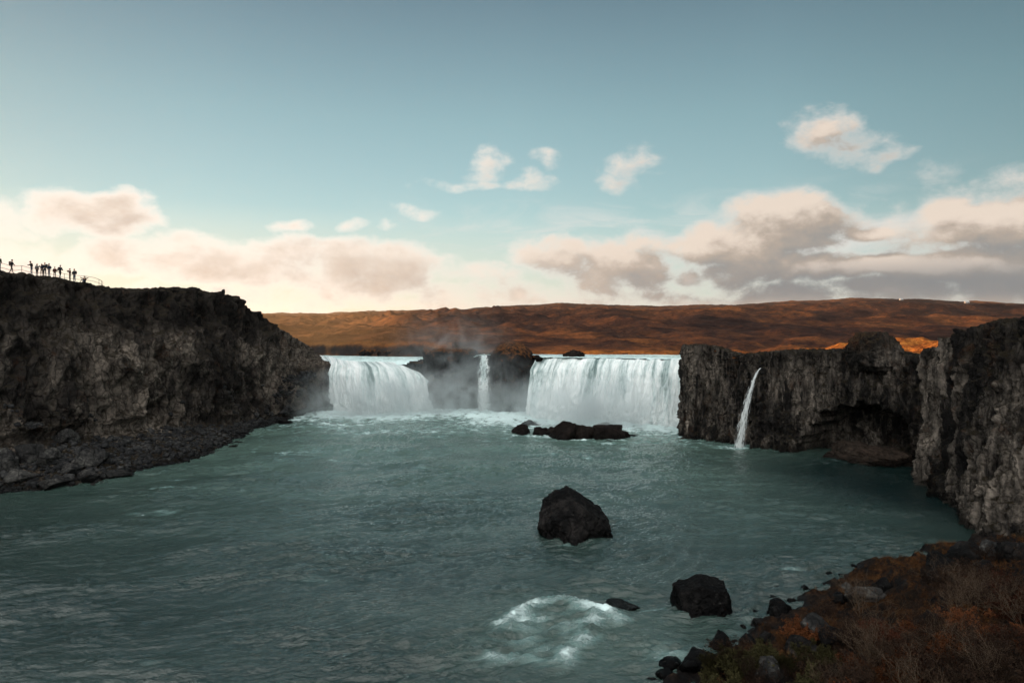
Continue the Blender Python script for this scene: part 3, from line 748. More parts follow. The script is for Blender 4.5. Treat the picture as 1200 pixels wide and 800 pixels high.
# ------------------------------------------------------------------ near bank
NB = [(60, 62), (44, 60.5), (38.6, 57.0), (33.0, 54.4), (26.8, 52.0), (22.0, 48.6), (16.9, 43.4), (12.6, 39.3), (9.2, 36.6), (6.6, 34.2), (1.5, 28), (-10, 21), (-26, 10), (-50, -8), (-110, -60), (-300, -190)]
NBP = NB + [(-300, -320), (260, -320), (260, 62)]
def near_height(X, Y, detail=True):
    sh = X.shape; X = X.ravel(); Y = Y.ravel()
    ins = in_poly(X, Y, NBP); d = dist_poly(X, Y, NB, closed=False); d = np.where(ins, d, -d)
    P = np.stack([X, Y, np.zeros_like(X)], 1)
    d = d + 1.3 * fbm(P / 4.0, 3) + 0.4 * fbm(P / 1.0, 2)
    z = np.where(d < 17, 0.30 * d, 5.1 + (d - 17) * 1.5)
    z = np.minimum(z, np.maximum(15.9 - 0.42 * Y, 6.6 - 0.03 * (Y - 22)) + 0.8 * fbm(P / 7, 2) * sstep(2, 10, Y))
    z = np.where(Y < 0, np.minimum(z, 15.9), z)
    # rises to the foot of the right cliff
    rr = sstep(34, 52, X) * sstep(62, 45, Y)
    z = z + rr * 1.2
    z = np.maximum(z, -1.5 + 0.0 * d) + sstep(-2, 0, d) * 0.15
    z = np.where(d < 0, np.maximum(d * 0.5, -1.6), z)
    if detail:
        up = sstep(-0.5, 1.5, d)
        z += up * (0.6 * fbm(P / 2.6, 4))
        f1, f2, cv = worley(P / 1.1 + 0.2 * fbm(P / 0.8, 2)[:, None]); z += up * 0.55 * (0.6 - f1)
        f1, f2, cv = worley(P / 0.42); z += up * 0.10 * (0.6 - f1)
        z += 0.03 * fbm(P / 0.15, 2)
    return z.reshape(sh), d.reshape(sh)
def axis(segs):
    out = []
    for a, b, st in segs: out.append(np.arange(a, b, st))
    return np.concatenate(out + [[segs[-1][1]]])
bx = axis([(-300, -60, 12), (-60, -6, 2.0), (-6, 0, 0.5), (0, 46, 0.085), (46, 64, 0.3), (64, 260, 10)])
by = axis([(-320, -60, 14), (-60, 4, 2.0), (4, 19, 0.4), (19, 61, 0.085), (61, 62.5, 0.3)])
BX, BY = np.meshgrid(bx, by, indexing='ij')
BZ, BD = near_height(BX, BY)
keep = (BD > -3.5) 
V = np.stack([BX, BY, BZ], -1).reshape(-1, 3)
F = grid_faces(*BX.shape, keep=keep); V, F, _ = drop_unused(V, F)
def bank_mat():
    t = NT("moss_and_heath_bank"); P = t.pos(); z = t.sep(P)[2]
    n1 = t.noise(P, 0.45, 5, 0.65, 0.4); n2 = t.noise(P, 3.0, 6, 0.75); n3 = t.noise(P, 14, 4, 0.7)
    moss = t.ramp(n2, [(0.35, (0.008, 0.0035, 0.002)), (0.5, (0.032, 0.014, 0.0055)), (0.62, (0.066, 0.029, 0.010)), (0.72, (0.12, 0.056, 0.021))])
    heath = t.ramp(n2, [(0.35, (0.004, 0.0032, 0.003)), (0.55, (0.013, 0.009, 0.0065)), (0.7, (0.03, 0.019, 0.012))])
    c = t.mix(t.remap(n1, 0.42, 0.55), heath, moss)
    rk = t.ramp(n2, [(0.3, (0.003, 0.003, 0.0035)), (0.6, (0.010, 0.010, 0.010)), (0.75, (0.035, 0.034, 0.032))])
    rf = t.math('MAXIMUM', t.remap(t.nz(), 0.60, 0.78, 1.0, 0.0), t.remap(t.math('ADD', z, t.math('MULTIPLY', n1, -1.4)), -0.45, 0.25, 1.0, 0.0))
    rf = t.math('MAXIMUM', rf, t.remap(t.noise(P, 0.62, 5, 0.6, 0.6), 0.56, 0.60))
    c = t.mix(rf, c, rk)
    c = t.mix(t.remap(n3, 0.4, 0.7, 0.35, 0.0), c, (0.004, 0.003, 0.003))
    h = t.math('ADD', n2, t.math('MULTIPLY', n3, 0.5))
    b = t.bump(h, 1.0, 0.12)
    ro = t.remap(z, 0.1, 0.8, 0.45, 0.95)
    return t.out(t.bsdf(c, ro, b, 0.04))
M_bank = bank_mat()
link("near_bank", mesh_from("near_bank", V, F), M_bank, kind="structure", label="mossy orange brown near bank sloping down to the river at the lower right")
nbx = np.arange(-6, 50, 0.12)
def bank_z(x, y):
    z, d = near_height(np.array([[x]], float), np.array([[y]], float)); return float(z[0, 0]), float(d[0, 0])
def bank_zs(xs, ys):
    z, d = near_height(np.array(xs, float)[:, None], np.array(ys, float)[:, None]); return z[:, 0], d[:, 0]

# dark stones along the near waterline
SHORE = [  # px, py, w px, h px
    (915, 716, 26, 18), (893, 742, 16, 9), (848, 760, 22, 18), (808, 772, 30, 12), (870, 733, 9, 5), (905, 700, 9, 5), (972, 672, 10, 7), (1076, 645, 16, 7), (944, 690, 12, 7),
    (790, 782, 26, 14), (822, 786, 34, 20), (850, 782, 22, 14), (878, 764, 18, 12), (898, 760, 14, 9), (930, 704, 10, 6), (884, 716, 8, 4), (912, 688, 8, 4), (955, 683, 7, 4), (1000, 664, 9, 5), (1040, 655, 9, 4), (780, 796, 20, 8), (765, 800, 18, 8)]
for i, (px, py, w, h) in enumerate(SHORE):
    x, y = onwater(px, py + h / 2); sw = w / 800 * y / 2 * 1.15; hh = h / 800 * y
    zb, _ = bank_z(x, y + sw * 0.4)
    add_boulder(x, y + sw * 0.4, max(0, zb) + hh * 0.12, (sw, sw * 0.85, hh * 0.8), 120 + i, M_dark, "wet black stone at the waterline of the near right bank", group="black stones along the near shore", sub=4, rot=i, rough=0.09)
BR = [(1012, 700, 1.3, 0.55), (1035, 690, 1.1, 0.5), (985, 706, 1.0, 0.5), (958, 742, 1.2, 0.7), (940, 766, 1.4, 0.8), (975, 752, 0.9, 0.5), (900, 790, 1.2, 0.7), (1100, 662, 1.6, 0.8), (1130, 656, 1.8, 1.0), (1165, 650, 1.7, 1.1), (1190, 655, 1.8, 1.0), (1150, 672, 1.2, 0.6), (995, 693, 0.8, 0.45), (1090, 676, 0.9, 0.5)]
def bank_hit(px, py):
    dx, dz = (px - 600) / 800, (385 - py) / 800
    ys = np.arange(19, 61, 0.1); z, d = bank_zs(dx * ys, ys)
    m = z > CAMZ + dz * ys
    if not m.any(): return None
    y = ys[np.argmax(m)]; return dx * y, y, z[np.argmax(m)]
for i, (px, py, w, h) in enumerate(BR):
    q = bank_hit(px, py)
    if q is None: continue
    add_boulder(q[0], q[1], q[2] + 0.05, (w * 0.7, w * 0.55, h), 150 + i, M_dark if i % 3 else M_boulder, "dark rock half sunk in the brown moss of the near bank", group="rocks in the moss of the near bank", sub=4, rot=i * 0.7, rough=0.09)

# ------------------------------------------------------------------ the lower river
def falls_line():      # foot of the falls, plan
    return [(-41, 149), (-36, 146), (-28, 144.5), (-20, 147), (-8, 151), (-4, 151), (3.5, 136), (12, 133.5), (22, 130), (31, 125.5)]
rx_ = axis([(-340, -80, 10), (-80, -58, 0.8), (-58, 57, 0.17), (57, 70, 0.8)])
ry_ = axis([(-330, -20, 10), (-20, 28, 2.0), (28, 31, 0.3)])
yy = [31.0]
while yy[-1] < 168: yy.append(yy[-1] + 0.075 * (yy[-1] / 31.0) ** 1.35)
ry_ = np.concatenate([ry_[:-1], yy])
WX, WY = np.meshgrid(rx_, ry_, indexing='ij'); sh_ = WX.shape
wx, wy = WX.ravel(), WY.ravel(); P = np.stack([wx, wy, np.zeros_like(wx)], 1)
fd = dist_poly(wx, wy, falls_line(), closed=False)
warp = fbm(P / 9.0, 3)[:, None] * np.array([2.2, 2.2, 0])
Pw = P + warp
ca, sa = math.cos(math.radians(14)), math.sin(math.radians(14))
U = np.stack([Pw[:, 0] * ca + Pw[:, 1] * sa, -Pw[:, 0] * sa + Pw[:, 1] * ca, 0 * wx], 1)
hgt_dummy = 0
calm = 1 - 0.75 * gauss(wx, wy, 44, 74, 12, 18, 0.25) 
calm *= 1 - 0.4 * gauss(wx, wy, -52, 60, 14, 30)
hgt = 0.17 * ridged(U / np.array([6.5, 2.0, 1]), 3, 0.5) * (0.55 + 0.6 * fbm(P / 14.0, 2))
hgt += 0.125 * (0.35 + 1.3 * sstep(-0.35, 0.45, fbm(P / np.array([13.0, 7.0, 1]) + 30, 3))) * ridged(U / np.array([2.8, 0.75, 1]) + 5, 4, 0.55)
hgt += 0.22 * fbm(P / np.array([11, 7, 1.0]), 3)
# rapids over shallow rocks in front
rc = np.array([4.0, 41.0])
arc1 = np.exp(-(dist_poly(wx, wy, [(-0.4, 40.8), (0.4, 42.4), (1.6, 43.8), (3.2, 44.2), (4.6, 43.2), (5.9, 42.0), (6.5, 41.2)], False) / 0.75) ** 2)
arc2 = np.exp(-(dist_poly(wx, wy, [(5.4, 42.2), (4.7, 40.6), (4.3, 39.2), (3.4, 37.6), (2.6, 36.2)], False) / 0.65) ** 2)
rap = np.clip(0.8 * arc1 + 0.7 * arc2 + 0.6 * gauss(wx, wy, 3.2, 41.2, 3.8, 2.6, -0.25) + 0.45 * gauss(wx, wy, -1.5, 38.0, 3.0, 3.0) + 0.4 * gauss(wx, wy, 8.8, 36.8, 3.2, 1.7, 0.4), 0, 1.2)
hgt += rap * (0.15 * ridged(P / np.array([1.3, 0.6, 1]), 4, 0.6) + 0.10 * ridged(P / 0.3, 2)) + 0.07 * arc1 + 0.05 * arc2 
hgt += 0.14 * gauss(wx, wy, 5.2, 42.6, 3.0, 0.8, -0.2) - 0.25 * gauss(wx, wy, 7.5, 45.2, 2.4, 0.9, -0.2)
hgt += 0.16 * gauss(wx, wy, 5.3, 57.1, 3.6, 0.6) - 0.10 * gauss(wx, wy, 5.3, 54.5, 3.0, 1.6)
# bow waves fanning out from the boulders
for bx_, by_, am in ((7.5, 56, 0.05), (9.0, 46, 0.07)):
    rr = np.hypot(wx - bx_ + 6, (wy - by_ - 4)); hgt += am * np.sin(rr * 4.2 + 1.5 * fbm(P / 2.0, 2)) * gauss(wx, wy, bx_ + 4, by_ - 2, 6.0, 4.0)
boil = np.exp(-(fd / 9.0) ** 2)
hgt += boil * (0.30 * fbm(P / 2.4, 4) + 0.12 * ridged(P / 0.9, 2))
hgt = hgt * calm
# foam amounts
fo = 1.7 * np.exp(-(fd / 9.5) ** 2) + 0.75 * np.exp(-(fd / 22.0) ** 2)
fo += 1.05 * arc1 + 0.85 * arc2 + 0.45 * gauss(wx, wy, 2.6, 41.0, 3.4, 2.4) + 0.50 * gauss(wx, wy, 0.6, 37.2, 4.2, 2.8)
fo += 0.75 * gauss(wx, wy, 8.9, 43.4, 1.1, 0.4, 0.6) + 0.62 * gauss(wx, wy, 8.6, 36.8, 2.4, 1.5, 0.3)
fo += 0.75 * gauss(wx, wy, 20.5, 50.0, 1.2, 0.4) + 0.65 * gauss(wx, wy, 14.6, 41.6, 0.7, 0.6) + 0.9 * gauss(wx, wy, 33.6, 103.2, 2.6, 1.2)
fo += 0.62 * gauss(wx, wy, -30, 98, 4.5, 2.0) + 0.6 * gauss(wx, wy, -38, 76, 3.0, 1.2) + 0.55 * gauss(wx, wy, -34, 66, 4, 1.3) + 0.5 * gauss(wx, wy, -20, 118, 12, 3) + 0.6 * gauss(wx, wy, -32, 126, 5, 1.6)
fo += 0.52 * np.clip(fbm(P / np.array([9.0, 2.5, 1]), 4) - 0.1, 0, 1) * sstep(-70, -10, wx) * sstep(44, 20, wx) + 0.25 * sstep(85, 135, wy) * sstep(40, 20, wx)
for (px, py, w, h, lab) in GR:
    x, y = onwater(px, py + 1); fo += 0.55 * gauss(wx, wy, x, y - 0.4, w / 800 * y * 0.62, 0.7)
fo += 0.40 * gauss(wx, wy, 4.6, 56.2, 3.2, 0.45) + 0.5 * gauss(wx, wy, -40, 80, 3, 1.0)
fo += 0.42 * sstep(0.80, 1.15, ridged(np.stack([Pw[:, 0] * 0.30 + Pw[:, 1] * 0.10, -Pw[:, 0] * 0.03 + Pw[:, 1] * 0.055, 0 * wx + 2], 1), 2)) * sstep(60, 95, wy) * sstep(38, 20, wx) * (0.4 + fbm(P / 6.0, 3))
fo = np.clip(fo * (0.72 + 0.7 * fbm(P / np.array([1.8, 1.0, 1]), 4)), 0, 2)
gp = in_poly(wx, wy, [(-330, -190)] + [tuple(s[0]) for s in LC[1:]] + [(-58, 168), (50, 168)] + [(f[0] + 6, f[1] + 3) for f, _ in RC[:18]] + [(70, 62), (70, -320), (-340, -330)])
gd2 = dist_poly(wx, wy, [tuple(s[0]) for s in LC], closed=False)
keep = (gp | (gd2 < 6)).reshape(sh_)
_, wd = near_height(WX, WY, detail=False)
keep &= wd < 6
V = np.stack([wx, wy, hgt], 1); F = grid_faces(*sh_, keep=keep); V, F, idx = drop_unused(V, F)
me = mesh_from("river", V, F)
at = me.attributes.new("foam", 'FLOAT', 'POINT'); at.data.foreach_set("value", fo[idx].astype(np.float32))
silt_sheen = (0.20 + 0.85 * sstep(42, 120, wy)) * (1 - 0.95 * np.clip(1.3 * gauss(wx, wy, 47, 78, 15, 26, 0.35), 0, 1)) * (1 - 0.6 * sstep(-25, -60, wx) * sstep(95, 60, wy))  # glacial silt, plus cloud sheen and the right cliff's dark reflection as colour
silt_sheen = np.clip(silt_sheen * (0.9 + 0.35 * fbm(np.stack([wx / 16, wy / 7, 0 * wx], 1), 4)) + 0.35 * gauss(wx, wy, 4, 40, 8, 6), 0, 1.2)
at = me.attributes.new("silt_sheen", 'FLOAT', 'POINT'); at.data.foreach_set("value", silt_sheen[idx].astype(np.float32))

def water_mat(name, deep, shallow, foamcol=(0.62, 0.76, 0.75), base_rough=0.10, bstr=0.9, upper=False):
    t = NT(name); P = t.pos()
    fa = t.n('ShaderNodeAttribute', attribute_name="foam").outputs['Fac']
    Q = t.vmath('MULTIPLY', P, (0.55, 1.0, 1.0))
    r1 = t.noise(Q, 1.7, 5, 0.65, 0.6); r2 = t.noise(Q, 6.0, 4, 0.7, 0.4); lo = t.noise(P, 0.07, 4, 0.55)
    si = t.n('ShaderNodeAttribute', attribute_name="silt_sheen").outputs['Fac']
    c = t.mix(si, deep, shallow)  # dark to bright tone by silt and painted sheen, not by depth
    f1 = t.noise(t.vmath('MULTIPLY', P, (0.8, 1.3, 1)), 2.6, 9, 0.78, 0.9); f2 = t.noise(P, 0.8, 5, 0.7, 0.5)
    fv = t.math('ADD', fa, t.math('MULTIPLY', t.math('SUBTRACT', t.math('ADD', t.math('MULTIPLY', f1, 0.65), t.math('MULTIPLY', f2, 0.35)), 0.5), 3.4))
    f = t.math('MULTIPLY', t.remap(fv, 0.50, 1.45), 0.95)
    milky = t.remap(fa, 0.15, 1.0, 0.0, 0.7)
    c = t.mix(milky, c, (0.17, 0.29, 0.275))
    c = t.mix(f, c, foamcol)
    h = t.math('ADD', t.math('MULTIPLY', r1, 1.0), t.math('MULTIPLY', r2, 0.55))
    h = t.math('ADD', h, t.math('MULTIPLY', f, 0.8))
    b = t.bump(h, bstr, 0.17)
    ro = t.math('ADD', base_rough, t.math('MULTIPLY', f, 0.6))
    return t.out(t.bsdf(c, ro, b, 0.5, **{'IOR': 1.60}))
M_water = water_mat("glacial_river_water", (0.002, 0.010, 0.0095), (0.068, 0.112, 0.092), base_rough=0.03)
link("river", me, M_water, kind="structure", label="teal glacial river with choppy ripples and patches of foam")

# upper river above the falls
ux_ = axis([(-200, -60, 3), (-60, 44, 0.35)]); uy_ = axis([(124, 165, 0.22), (165, 202, 1.2)])
UX, UY = np.meshgrid(ux_, uy_, indexing='ij'); a, b = UX.ravel(), UY.ravel()
P = np.stack([a, b, 0 * a], 1)
ins = in_poly(a, b, RIVER_UP); dd = dist_poly(a, b, RIVER_UP)
def lip_z(x, y):
    # water level at the lips: 12 m on the right, sinking towards the lip of the left fall
    zr = 12.05; zl = 11.45 - 0.24 * np.clip(156.5 - y, 0, 8.5)
    k = sstep(-14, -6, x); return zl * (1 - k) + zr * k
zz = lip_z(a, b) + 0.05 * ridged(P / np.array([2.5, 1.2, 1]), 3) + 0.16 * ridged(P / np.array([1.8, 0.9, 1]), 2) * sstep(158, 148, b)
fo2 = 1.05 + 0.9 * np.exp(-(np.abs(dist_poly(a, b, [(-43, 149.6), (-36, 148.0), (-20, 148.4)], False)) / 4.5) ** 2) + 0.9 * np.exp(-(dist_poly(a, b, [(4, 137), (20, 134.5), (35, 127)], False) / 3.0) ** 2)
V = np.stack([a, b, zz], 1); F = grid_faces(*UX.shape, keep=(ins | ((dd < 1.5) & (b > 153))).reshape(UX.shape)); V, F, idx = drop_unused(V, F)
me = mesh_from("upper_river", V, F); at = me.attributes.new("foam", 'FLOAT', 'POINT'); at.data.foreach_set("value", fo2[idx].astype(np.float32))
link("upper_river", me, water_mat("upper_river_water", (0.02, 0.07, 0.068), (0.05, 0.12, 0.115), base_rough=0.25), kind="structure", label="river above the falls running to the lips")

# ------------------------------------------------------------------ waterfalls
def fall_mat(name, alpha_edge=False, gap=0.42, white=(0.80, 0.83, 0.82)):
    t = NT(name); P = t.pos(); z = t.sep(P)[2]
    uv = t.n('ShaderNodeAttribute', attribute_name="sheet").outputs['Vector']   # x along the lip in metres, y fall distance in metres, z 0..1
    Q = t.vmath('MULTIPLY', uv, (1.0, 0.10, 0.0)); Q2 = t.vmath('MULTIPLY', uv, (1.0, 0.30, 0.0))
    n1 = t.noise(Q, 0.75, 7, 0.68, 0.5); n2 = t.noise(Q2, 3.0, 6, 0.72, 0.4); n3 = t.noise(t.vmath('MULTIPLY', uv, (1.0, 0.14, 0)), 0.16, 3, 0.5)
    v = t.math('ADD', t.math('MULTIPLY', n1, 0.55), t.math('ADD', t.math('MULTIPLY', n2, 0.30), t.math('MULTIPLY', n3, 0.40)))
    v = t.math('MULTIPLY_ADD', t.math('SUBTRACT', v, 0.625), 1.35, 0.60)
    fall = t.sep(uv)[2]
    v = t.math('ADD', v, t.remap(fall, 0.15, 0.75, 0.0, 0.13))
    c = t.ramp(v, [(gap - 0.04, (0.08, 0.13, 0.125)), (gap + 0.06, (0.26, 0.34, 0.335)), (gap + 0.16, (0.57, 0.645, 0.64)), (gap + 0.26, white)])
    b = t.bump(t.math('ADD', t.math('MULTIPLY', n1, 1.6), n2), 0.9, 0.45)
    kw = {}
    if alpha_edge:
        e = t.n('ShaderNodeAttribute', attribute_name="edge").outputs['Fac']
        al = t.remap(t.math('ADD', e, t.math('MULTIPLY', t.math('SUBTRACT', n2, 0.5), 2.2)), 0.25, 0.85)
        kw['Alpha'] = al
    return t.out(t.bsdf(c, 0.55, b, 0.3, **kw))
def waterfall(name, lip, drop, foot, mat, lab, nu=500, nv=130, amp=0.35, group=None, back=2.0, round_=0.9, rise=0.05):
    """lip, foot: plan polylines with z; the sheet rolls over the lip and falls to the foot"""
    Lp = catmull(np.array(lip, float), nu); Fp = catmull(np.array(foot, float), nu)
    v = np.linspace(0, 1, nv)
    sI = np.concatenate([[0], np.cumsum(np.linalg.norm(np.diff(Lp[:, :2], axis=0), axis=1))])
    G = np.zeros((nu, nv, 3)); A = np.zeros((nu, nv, 3))
    for i in range(nu):
        l, f = Lp[i], Fp[i]; o = f[:2] - l[:2]; D = np.linalg.norm(o) + 1e-9; o = o / D
        t0 = 0.14
        for_back = v < t0
        k = np.where(for_back, 0, (v - t0) / (1 - t0))
        hx = np.where(for_back, -back * (1 - v / t0), D * k ** 0.55)
        H = l[2] - f[2]
        kk = k ** 0.55
        zz = np.where(for_back, l[2] + rise * back * (1 - v / t0), l[2] - H * (round_ * kk ** 2.0 + (1 - round_) * kk))
        G[i, :, 0] = l[0] + o[0] * hx; G[i, :, 1] = l[1] + o[1] * hx; G[i, :, 2] = zz
        A[i, :, 0] = sI[i]; A[i, :, 1] = np.maximum(l[2] - zz, hx * 0.5) ; A[i, :, 2] = np.clip(k, 0, 1)
    n = normals(G); n = n if np.mean(n[..., 1]) < 0 else -n
    if nu > 200:
        jag = fbm(np.stack([sI / 2.2, 0 * sI, 0 * sI + 3], 1), 3)[:, None] * np.exp(-((v - 0.16) / 0.12) ** 2)[None, :]
        G[..., 2] += 0.40 * jag - 0.1 * np.abs(jag)
        G[..., 1] -= (0.9 * fbm(np.stack([sI / 3.0, 0 * sI, 0 * sI + 9], 1), 3))[:, None] * sstep(0.08, 0.2, v)[None, :]
    Q = np.stack([A[..., 0].ravel(), A[..., 1].ravel(), 0 * A[..., 0].ravel()], 1)
    d = 1.5 * amp * ridged(Q / np.array([1.5, 14.0, 1]) + 0.2 * fbm(Q / 3.0, 2)[:, None], 3) + amp * 0.9 * fbm(Q / np.array([5.0, 20.0, 1]), 2) + amp * 0.35 * ridged(Q / np.array([0.4, 3.0, 1]), 2)
    k = A[..., 2].ravel(); d *= 0.12 + 0.88 * sstep(0.0, 0.25, k)
    d += sstep(0.6, 1.0, k) * 0.5 * fbm(Q / np.array([1.2, 1.2, 1]), 3)
    P = G.reshape(-1, 3) + n.reshape(-1, 3) * d[:, None]
    F = grid_faces(nu, nv)
    me = mesh_from(name, P, F)
    at = me.attributes.new("sheet", 'FLOAT_VECTOR', 'POINT'); at.data.foreach_set("vector", A.reshape(-1, 3).astype(np.float32).ravel())
    e = np.minimum(sI, sI[-1] - sI) / max(sI[-1], 1e-6) * 2
    at = me.attributes.new("edge", 'FLOAT', 'POINT'); at.data.foreach_set("value", np.repeat(e, nv).astype(np.float32))
    return link(name, me, mat, label=lab, cat="waterfall", group=group)
M_fall = fall_mat("falling_water", gap=0.44); M_fall_thin = fall_mat("thin_falling_water", True, gap=0.40)
waterfall("waterfall", [(-43.5, 152.5, 11.0), (-40, 150.8, 10.8), (-36.5, 148.6, 10.1), (-31, 147.2, 9.75), (-26, 147.6, 9.7), (-23, 149.2, 9.4), (-20.8, 151.5, 8.2), (-19.5, 154.5, 7.0)], None,
          [(-42.5, 150.0, -.3), (-39.3, 148.6, -.3), (-36, 145.6, -.3), (-30, 143.2, -.3), (-24.5, 143.8, -.3), (-20.6, 145.6, -.3), (-18.2, 149, -.3), (-17.0, 153, -.3)], M_fall,
          "wide curved waterfall at the left beside the foot of the tall cliff", back=4.0, rise=0.23)
waterfall("waterfall", [(5.2, 141.0, 12.0), (6.6, 138.4, 12.0), (12, 136.6, 12.0), (20, 134.0, 12.05), (28, 129.6, 12.1), (34.5, 124.5, 12.2)], None,
          [(3.6, 140, -.3), (5.4, 136.0, -.3), (11, 133.2, -.3), (19, 130.2, -.3), (26.5, 126, -.3), (33.0, 121.0, -.3)], M_fall,
          "widest waterfall pouring in a straight curtain right of the rock islands", nu=620)
waterfall("waterfall", [(-7.6, 151.2, 12.1), (-6.3, 151.0, 12.0), (-4.9, 151.2, 12.1)], None,
          [(-8.3, 149.2, -.3), (-6.1, 148.7, -.3), (-4.1, 149.2, -.3)], M_fall_thin, "thin straight waterfall dropping through the gap between the rock islands", nu=90, amp=0.25, back=6.0)
# slanting ribbon on the right cliff
nu, nv = 40, 160
A = np.zeros((nu, nv, 3)); Gp = np.zeros((nu, nv, 3)); E = np.zeros((nu, nv))
for j in range(nv):
    k = j / (nv - 1); c0 = np.array([38.5 - 4.3 * k ** 0.75, 105.6 - 2.3 * k ** 0.6, 11.9 * (1 - k ** 1.35)])
    w = 0.22 + 1.15 * k ** 1.1
    for i in range(nu):
        s_ = i / (nu - 1) * 2 - 1
        Gp[i, j] = c0 + np.array([s_ * w, -0.35 * (1 - s_ * s_) * w + 0.1 * s_, 0]); A[i, j] = (s_ * w * 1.5 + 50, 12 * k, k); E[i, j] = (1 - abs(s_)) * (1.0 - 0.25 * k) + 0.05
me = mesh_from("waterfall", Gp.reshape(-1, 3), grid_faces(nu, nv))
at = me.attributes.new("sheet", 'FLOAT_VECTOR', 'POINT'); at.data.foreach_set("vector", A.reshape(-1, 3).astype(np.float32).ravel())
at = me.attributes.new("edge", 'FLOAT', 'POINT'); at.data.foreach_set("value", E.ravel().astype(np.float32))
link("waterfall", me, fall_mat("ribbon_falling_water", True, gap=0.36, white=(0.62, 0.66, 0.66)), label="slender slanting waterfall spilling down the dark right cliff", cat="waterfall")

# ------------------------------------------------------------------ mist at the foot of the falls
def mist(lo, hi, dens, centre, sig, lab, seed):
    t = NT("mist_volume"); P = t.pos()
    q = t.vmath('DIVIDE', t.vmath('SUBTRACT', P, centre), sig)
    r2 = t.vmath('DOT_PRODUCT', q, q, out=1)
    g = t.math('EXPONENT', t.math('MULTIPLY', r2, -1.0))
    no = t.remap(t.noise(t.vmath('ADD', P, (seed, 0, 0)), 0.22, 4, 0.6, 0.8), 0.36, 0.70)
    edge = t.remap(r2, 2.6, 3.6, 1.0, 0.0)
    v = t.n('ShaderNodeVolumePrincipled'); v.inputs['Color'].default_value = (0.86, 0.93, 0.94, 1); v.inputs['Anisotropy'].default_value = 0.3
    t.put(v.inputs['Density'], t.math('MULTIPLY', t.math('MULTIPLY', g, dens), t.math('MULTIPLY', no, edge)))
    m = t.out(vol=v.outputs[0])
    D, F = ico(3); V = D * np.array(sig) * 1.9; 
    o = link("mist", mesh_from("mist", V, F), m, kind="stuff", label=lab, loc=centre)
    return o
mist(0, 0, 0.50, (-27.5, 141.0, 1.2), (13.0, 6.5, 5.6), "white spray hanging at the foot of the left waterfall", 3)
mist(0, 0, 0.36, (-9.0, 146.5, 1.5), (12, 5.5, 7.0), "drifting spray in front of the rock islands", 13)
mist(0, 0, 0.50, (18.0, 127.0, 1.2), (14.5, 7.5, 5.8), "white spray hanging at the foot of the right waterfall", 23)
mist(0, 0, 0.08, (-13.0, 152.0, 13.5), (9, 5.0, 5.5), "thin plume of spray rising above the rock islands", 33)

# ------------------------------------------------------------------ people and railing on the left cliff
MB_ = None
mv = np.empty(len(moor.data.vertices) * 3, np.float32); moor.data.vertices.foreach_get("co", mv); mv = mv.reshape(-1, 3)
def ground(x, y):
    zs = []
    z = ray_z(LB, x, y)
    if z is not None: zs.append(z)
    if MOORB is not None:
        z2 = ray_z(MOORB, x, y)
        if z2 is not None: zs.append(z2)
    return max(zs) if zs else -5.0
sel = np.where((mv[:, 0] < -40) & (mv[:, 0] > -140) & (mv[:, 1] > 40) & (mv[:, 1] < 170))[0]
fs = np.empty(len(moor.data.polygons) * 4, np.int32); moor.data.polygons.foreach_get("vertices", fs); fs = fs.reshape(-1, 4)
ok = np.zeros(len(mv), bool); ok[sel] = True; fs = fs[ok[fs].all(axis=1)]
MOORB = BVHTree.FromPolygons([Vector(v) for v in mv.astype(float)], [tuple(int(q) for q in f) for f in fs]) if len(fs) else None
def crest(px, y0=77, y1=100):
    best = None
    for y in np.arange(y0, y1, 0.5):
        x = (px - 600) / 800 * y; z = ground(x, y); s_ = (z - CAMZ) / y
        if best is None or s_ > best[0]: best = (s_, x, y, z)
    return best[1:]
for q in (0, 30, 60, 90, 120): print("CREST", q, [round(float(v), 2) for v in crest(q)], 'py', round(385 - (crest(q)[2] - 18) / crest(q)[1] * 800, 1))

